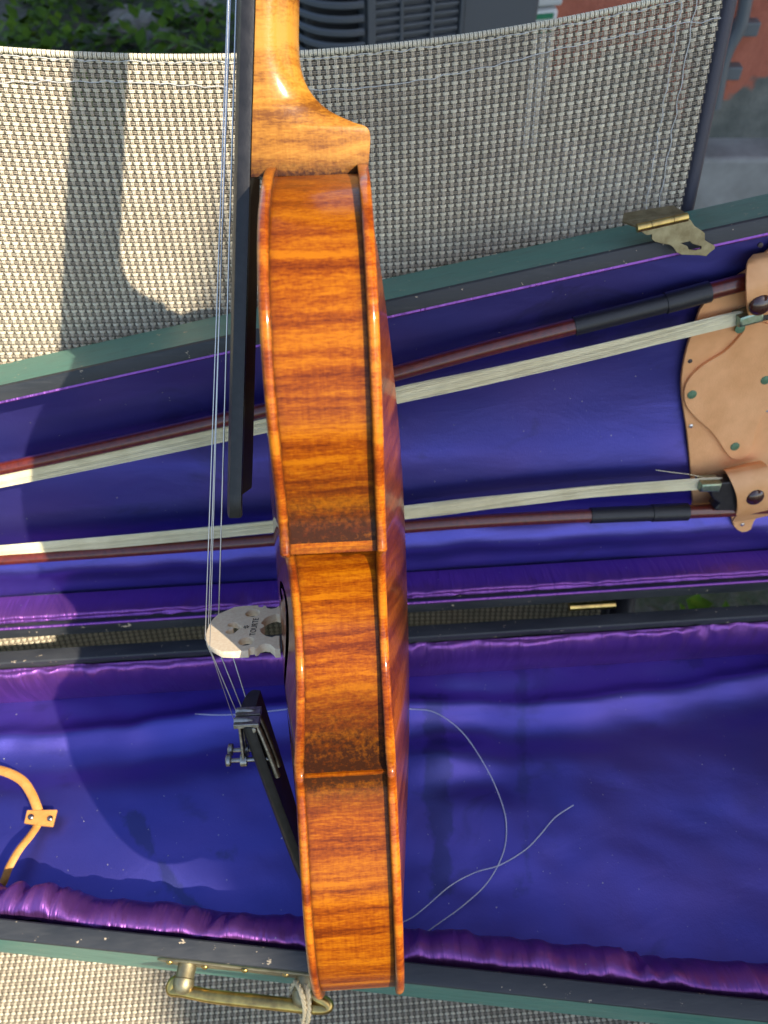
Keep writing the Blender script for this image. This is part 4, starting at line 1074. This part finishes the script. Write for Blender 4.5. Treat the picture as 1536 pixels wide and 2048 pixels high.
# pegbox and scroll above the frame
pbp = catmull([(-139, 0, fbz(-139) - 3), (-165, 0, fbz(-165) - 7), (-195, 0, fbz(-195) - 13), (-212, 0, fbz(-212) - 20)], 6)
V, Fs = tube_vf(mm(pbp), mm(np.linspace(13, 9, len(pbp))), 16, flat=(.95, .95)); o = mk('pegbox', V, Fs, M['neck'], violin, attrs={'grime': [0.2] * len(V)}); fix(o)
sp_ = []
for i in range(70):
    a = -0.6 + i * 0.17; r = 17 - i * 0.2
    sp_.append((-217 - r * math.sin(a) * .95 + 4, 0, fbz(-217) - 22 + r * math.cos(a)))
V, Fs = tube_vf(mm(sp_), mm(np.linspace(6.5, 3.2, 70)), 12, flat=(.9, 1.5), up=None); o = mk('scroll', V, Fs, M['neck'], violin, attrs={'grime': [0.2] * len(V)}); fix(o)
for i, u in enumerate((-152, -166, -180, -194)):
    s = 1 if i % 2 else -1; z = fbz(u) - 6 - i * 3
    V, Fs = merge([cyl_vf(mm((u, -s * 16, z)), mm((u, s * 26, z)), .0034, 12), lathe_vf([(.004, 0), (.0055, .002), (.004, .004)], mm((u, s * 18, z)), (0, s, 0), 14)])
    o = mk('peg', V, Fs, M['ebony'], violin); fix(o)
    V, Fs = tube_vf(mm([(u, s * 26, z), (u, s * 32, z), (u, s * 40, z), (u, s * 45, z)]), mm([5, 9, 10, 6]), 12, flat=(.35, 1.0), up=(0, 0, 1)); oo = mk('peg_head', V, Fs, M['ebony'], o); fix(oo)

# bridge
BU = 195.0; BT = 63.5; BB = 28.0
half = [(0, BT - BB), (5, BT - BB - .2), (9.5, BT - BB - 1.1), (14.2, 32.6), (20.4, 25.6), (20.8, 21), (20.6, 14.2), (18.7, 13.8), (18.2, 12.0), (19.8, 11.3), (19.2, 10.2), (17.0, 9.4), (16.0, 7.4), (16.6, 5.2), (19.0, 3.6), (21.2, 2.4), (21.0, .2), (15, .8), (9.8, 1.2), (9.6, 3.2), (10.6, 4.6), (9.2, 7.4), (6.2, 9.8), (2.8, 10.8), (1.4, 9.6), (0, 9.0)]
loop = half + [(-p[0], p[1]) for p in half[-2:0:-1]]
circ2 = lambda c, r, sy=1.0: [(c[0] + r * math.cos(a), c[1] + r * sy * math.sin(a)) for a in np.linspace(0, 2 * math.pi, 20, endpoint=False)]
holes = [circ2((12.8, 16.0), 3.5, .95), circ2((-12.8, 16.0), 3.5, .95)]
slit = lambda s: [(s * 13.6, 12.7), (s * 14.6, 12.5), (s * 17.6, 13.2), (s * 17.6, 14.1), (s * 15.6, 14.3)]
heart = [(0, 19.5), (2.4, 21.2), (4.6, 22.4), (5.2, 24.6), (3.6, 26.4), (1.6, 25.6), (.7, 23.6), (-.7, 23.6), (-1.6, 25.6), (-3.6, 26.4), (-5.2, 24.6), (-4.6, 22.4), (-2.4, 21.2)]
holes.append([tuple(p) for p in catmull(heart, 3, closed=True)])
Mb = m4(mm((BU, 0, BB)), (0, 1, 0), (0, 0, 1), (1, 0, 0))
lps = [[(a * .001, b * .001) for a, b in lp] for lp in ([loop] + holes)]
bridge = plate2d('bridge', lps, 0.0042, Mb, M['bridge'], violin, 0.0003)
for v in bridge.data.vertices:                                # thinner towards the strings
    h = v.co.z * 1000 - BB
    if v.co.x > BU * .001: v.co.x = BU * .001 + (v.co.x - BU * .001) * (1.15 - .75 * max(0, h) / 37)
    else: v.co.x = BU * .001 + (v.co.x - BU * .001) * (1.1 - .35 * max(0, h) / 37)
faceu = BU - 2.1 * .93
def text_on_bridge(txt, size, pos, ang):
    cu = bpy.data.curves.new('maker_stamp', 'FONT'); cu.body = txt; cu.size = size; cu.align_x = 'CENTER'; cu.align_y = 'CENTER'; cu.extrude = 0.00003; cu.space_character = 1.08
    t = bpy.data.objects.new('maker_stamp', cu); COL.objects.link(t); bpy.context.view_layer.update()
    dg = bpy.context.evaluated_depsgraph_get(); me = bpy.data.meshes.new_from_object(t.evaluated_get(dg)); bpy.data.objects.remove(t)
    ex = np.array([0, -math.cos(ang), math.sin(ang)]); ey = np.array([0, math.sin(ang), math.cos(ang)])
    me.transform(Matrix(m4(mm(pos), ex, ey, np.cross(ex, ey)).tolist())); me.materials.clear(); me.materials.append(M['ink'])
    return link(bpy.data.objects.new('maker_stamp', me), bridge)
text_on_bridge('TOURTE', 0.0039, (faceu - .22, 0.5, BB + 13.6), 0.0)
parts = []
for a in range(6):
    w = a * math.pi / 3 + .3; c = (0.4 + 1.0 * math.cos(w), BB + 17.4 + 1.0 * math.sin(w))
    parts.append(tube_vf(mm([(faceu - .24, 0.4 + .5 * math.cos(w), BB + 17.4 + .5 * math.sin(w)), (faceu - .24, 0.4 + 1.3 * math.cos(w), BB + 17.4 + 1.3 * math.sin(w))]), mm([.2, .34]), 6, flat=(1, .3)))
mk('maker_emblem', *merge(parts), M['ink'], bridge)

# tailpiece with four fine tuners, saddle, tail gut, end button
tz = lambda u: 49.0 - 0.185 * (u - 238)
V = []; us = np.linspace(238, 346, 22)
for u in us:
    f = (u - 238) / 108; w = 15.5 * (1 - f) ** .8 + 7.0 * f ** .8 + (0 if f < .9 else -3 * (f - .9) / .1)
    w = max(w, 5); z0 = tz(u)
    row = []
    for k in range(13):
        y = w * math.cos(math.pi * k / 12); row.append((y, z0 + 5.0 * math.sin(math.pi * k / 12) ** .9 - 1.5))
    row += [(-w + 1, z0 - 4.5), (-w * .5, z0 - 4), (0, z0 - 3.6), (w * .5, z0 - 4), (w - 1, z0 - 4.5)]
    V += [mm((u, y, z)) for y, z in row]
m = len(row); Fs = [(i * m + k, i * m + (k + 1) % m, (i + 1) * m + (k + 1) % m, (i + 1) * m + k) for i in range(len(us) - 1) for k in range(m)]
Fs += [tuple(range(m)), tuple(range((len(us) - 1) * m, len(us) * m))]
o = mk('tailpiece', V, Fs, M['ebony'], violin); fix(o); sharp(o, 45)
box('saddle', mm((352, 0, 19.5)), mm((7, 34, 10)), M['ebony'], violin, bevel=.0015)
tube('tail_gut', mm(catmull([(344, 6, tz(344) - 3), (352, 6, 25.5), (357, 5, 22), (359, 3, 6)], 5)), .0011, M['ebony'], violin, 8)
tube('tail_gut', mm(catmull([(344, -6, tz(344) - 3), (352, -6, 25.5), (357, -5, 22), (359, -3, 6)], 5)), .0011, M['ebony'], violin, 8)
V, Fs = lathe_vf([(.0055, 0), (.005, .004), (.0075, .006), (.0078, .011), (.005, .014)], mm((354.5, 0, 0)), (1, 0, 0), 18); o = mk('end_button', V, Fs, M['ebony'], violin); fix(o)
sy = [-16.8, -5.7, 5.7, 16.8]; ty = [-11.5, -4, 4, 11.5]
zb = [60.6, 63.7, 63.3, 59.4]
for i in (2, 3):
    y = ty[i]; zt = tz(240) + 3.5 - (0.03 * y) ** 2
    V, Fs = merge([box_vf(mm((237.5, y, zt - 4)), mm((2.4, 6.4, 12))), box_vf(mm((249, y, zt - 0.6)), mm((24, 4.6, 1.4))), cyl_vf(mm((240, y - 3.4, zt - 7)), mm((240, y + 3.4, zt - 7)), .0016, 10)])
    t = mk('fine_tuner', V, Fs, M['nickel'], violin, smooth=False); fix(t, bevel=.0004)
    tube('lever', mm(catmull([(236.4, y, zt + 2), (237.4, y, zt - 6), (241, y, zt - 8.6), (254, y, zt - 12), (270, y, zt - 15.6)], 5)), .0013, M['nickel'], t, 8, flat=(1, 1.3))
    V, Fs = merge([cyl_vf(mm((259, y, zt - 13)), mm((259, y, zt + 6.5)), .0011, 10), lathe_vf([(.0026, 0), (.0030, .0004), (.0030, .0020), (.0026, .0024)], mm((258.7, y, zt + 5.6)), (-.05, 0, 1), 16), lathe_vf([(.0032, 0), (.0032, .0030)], mm((258.9, y, zt - 2.0)), (0, 0, 1), 14)])
    k = mk('knob', V, Fs, M['nickel'], t); fix(k); sharp(k, 40)
# strings
for i in range(4):
    nutp = (-136, sy[i] * .47, fbz(-136) + 9.0 - .4 * abs(i - 1.5)); br = (BU, sy[i], zb[i] + .3)
    pts = [nutp, br, (BU + 2, sy[i], zb[i] - .4), ((237.5, ty[i], tz(240) + 5) if i > 1 else (240.5, ty[i], tz(240) + (2.8 if i == 0 else 4.0)))]
    P = [np.array(nutp) + (np.array(br) - np.array(nutp)) * t for t in np.linspace(0, 1, 12)] + [np.array(p) for p in pts[2:]]
    tube('string', mm(P), (.00034, .00029, .00026, .00016)[i], M['steel'], violin, 8)
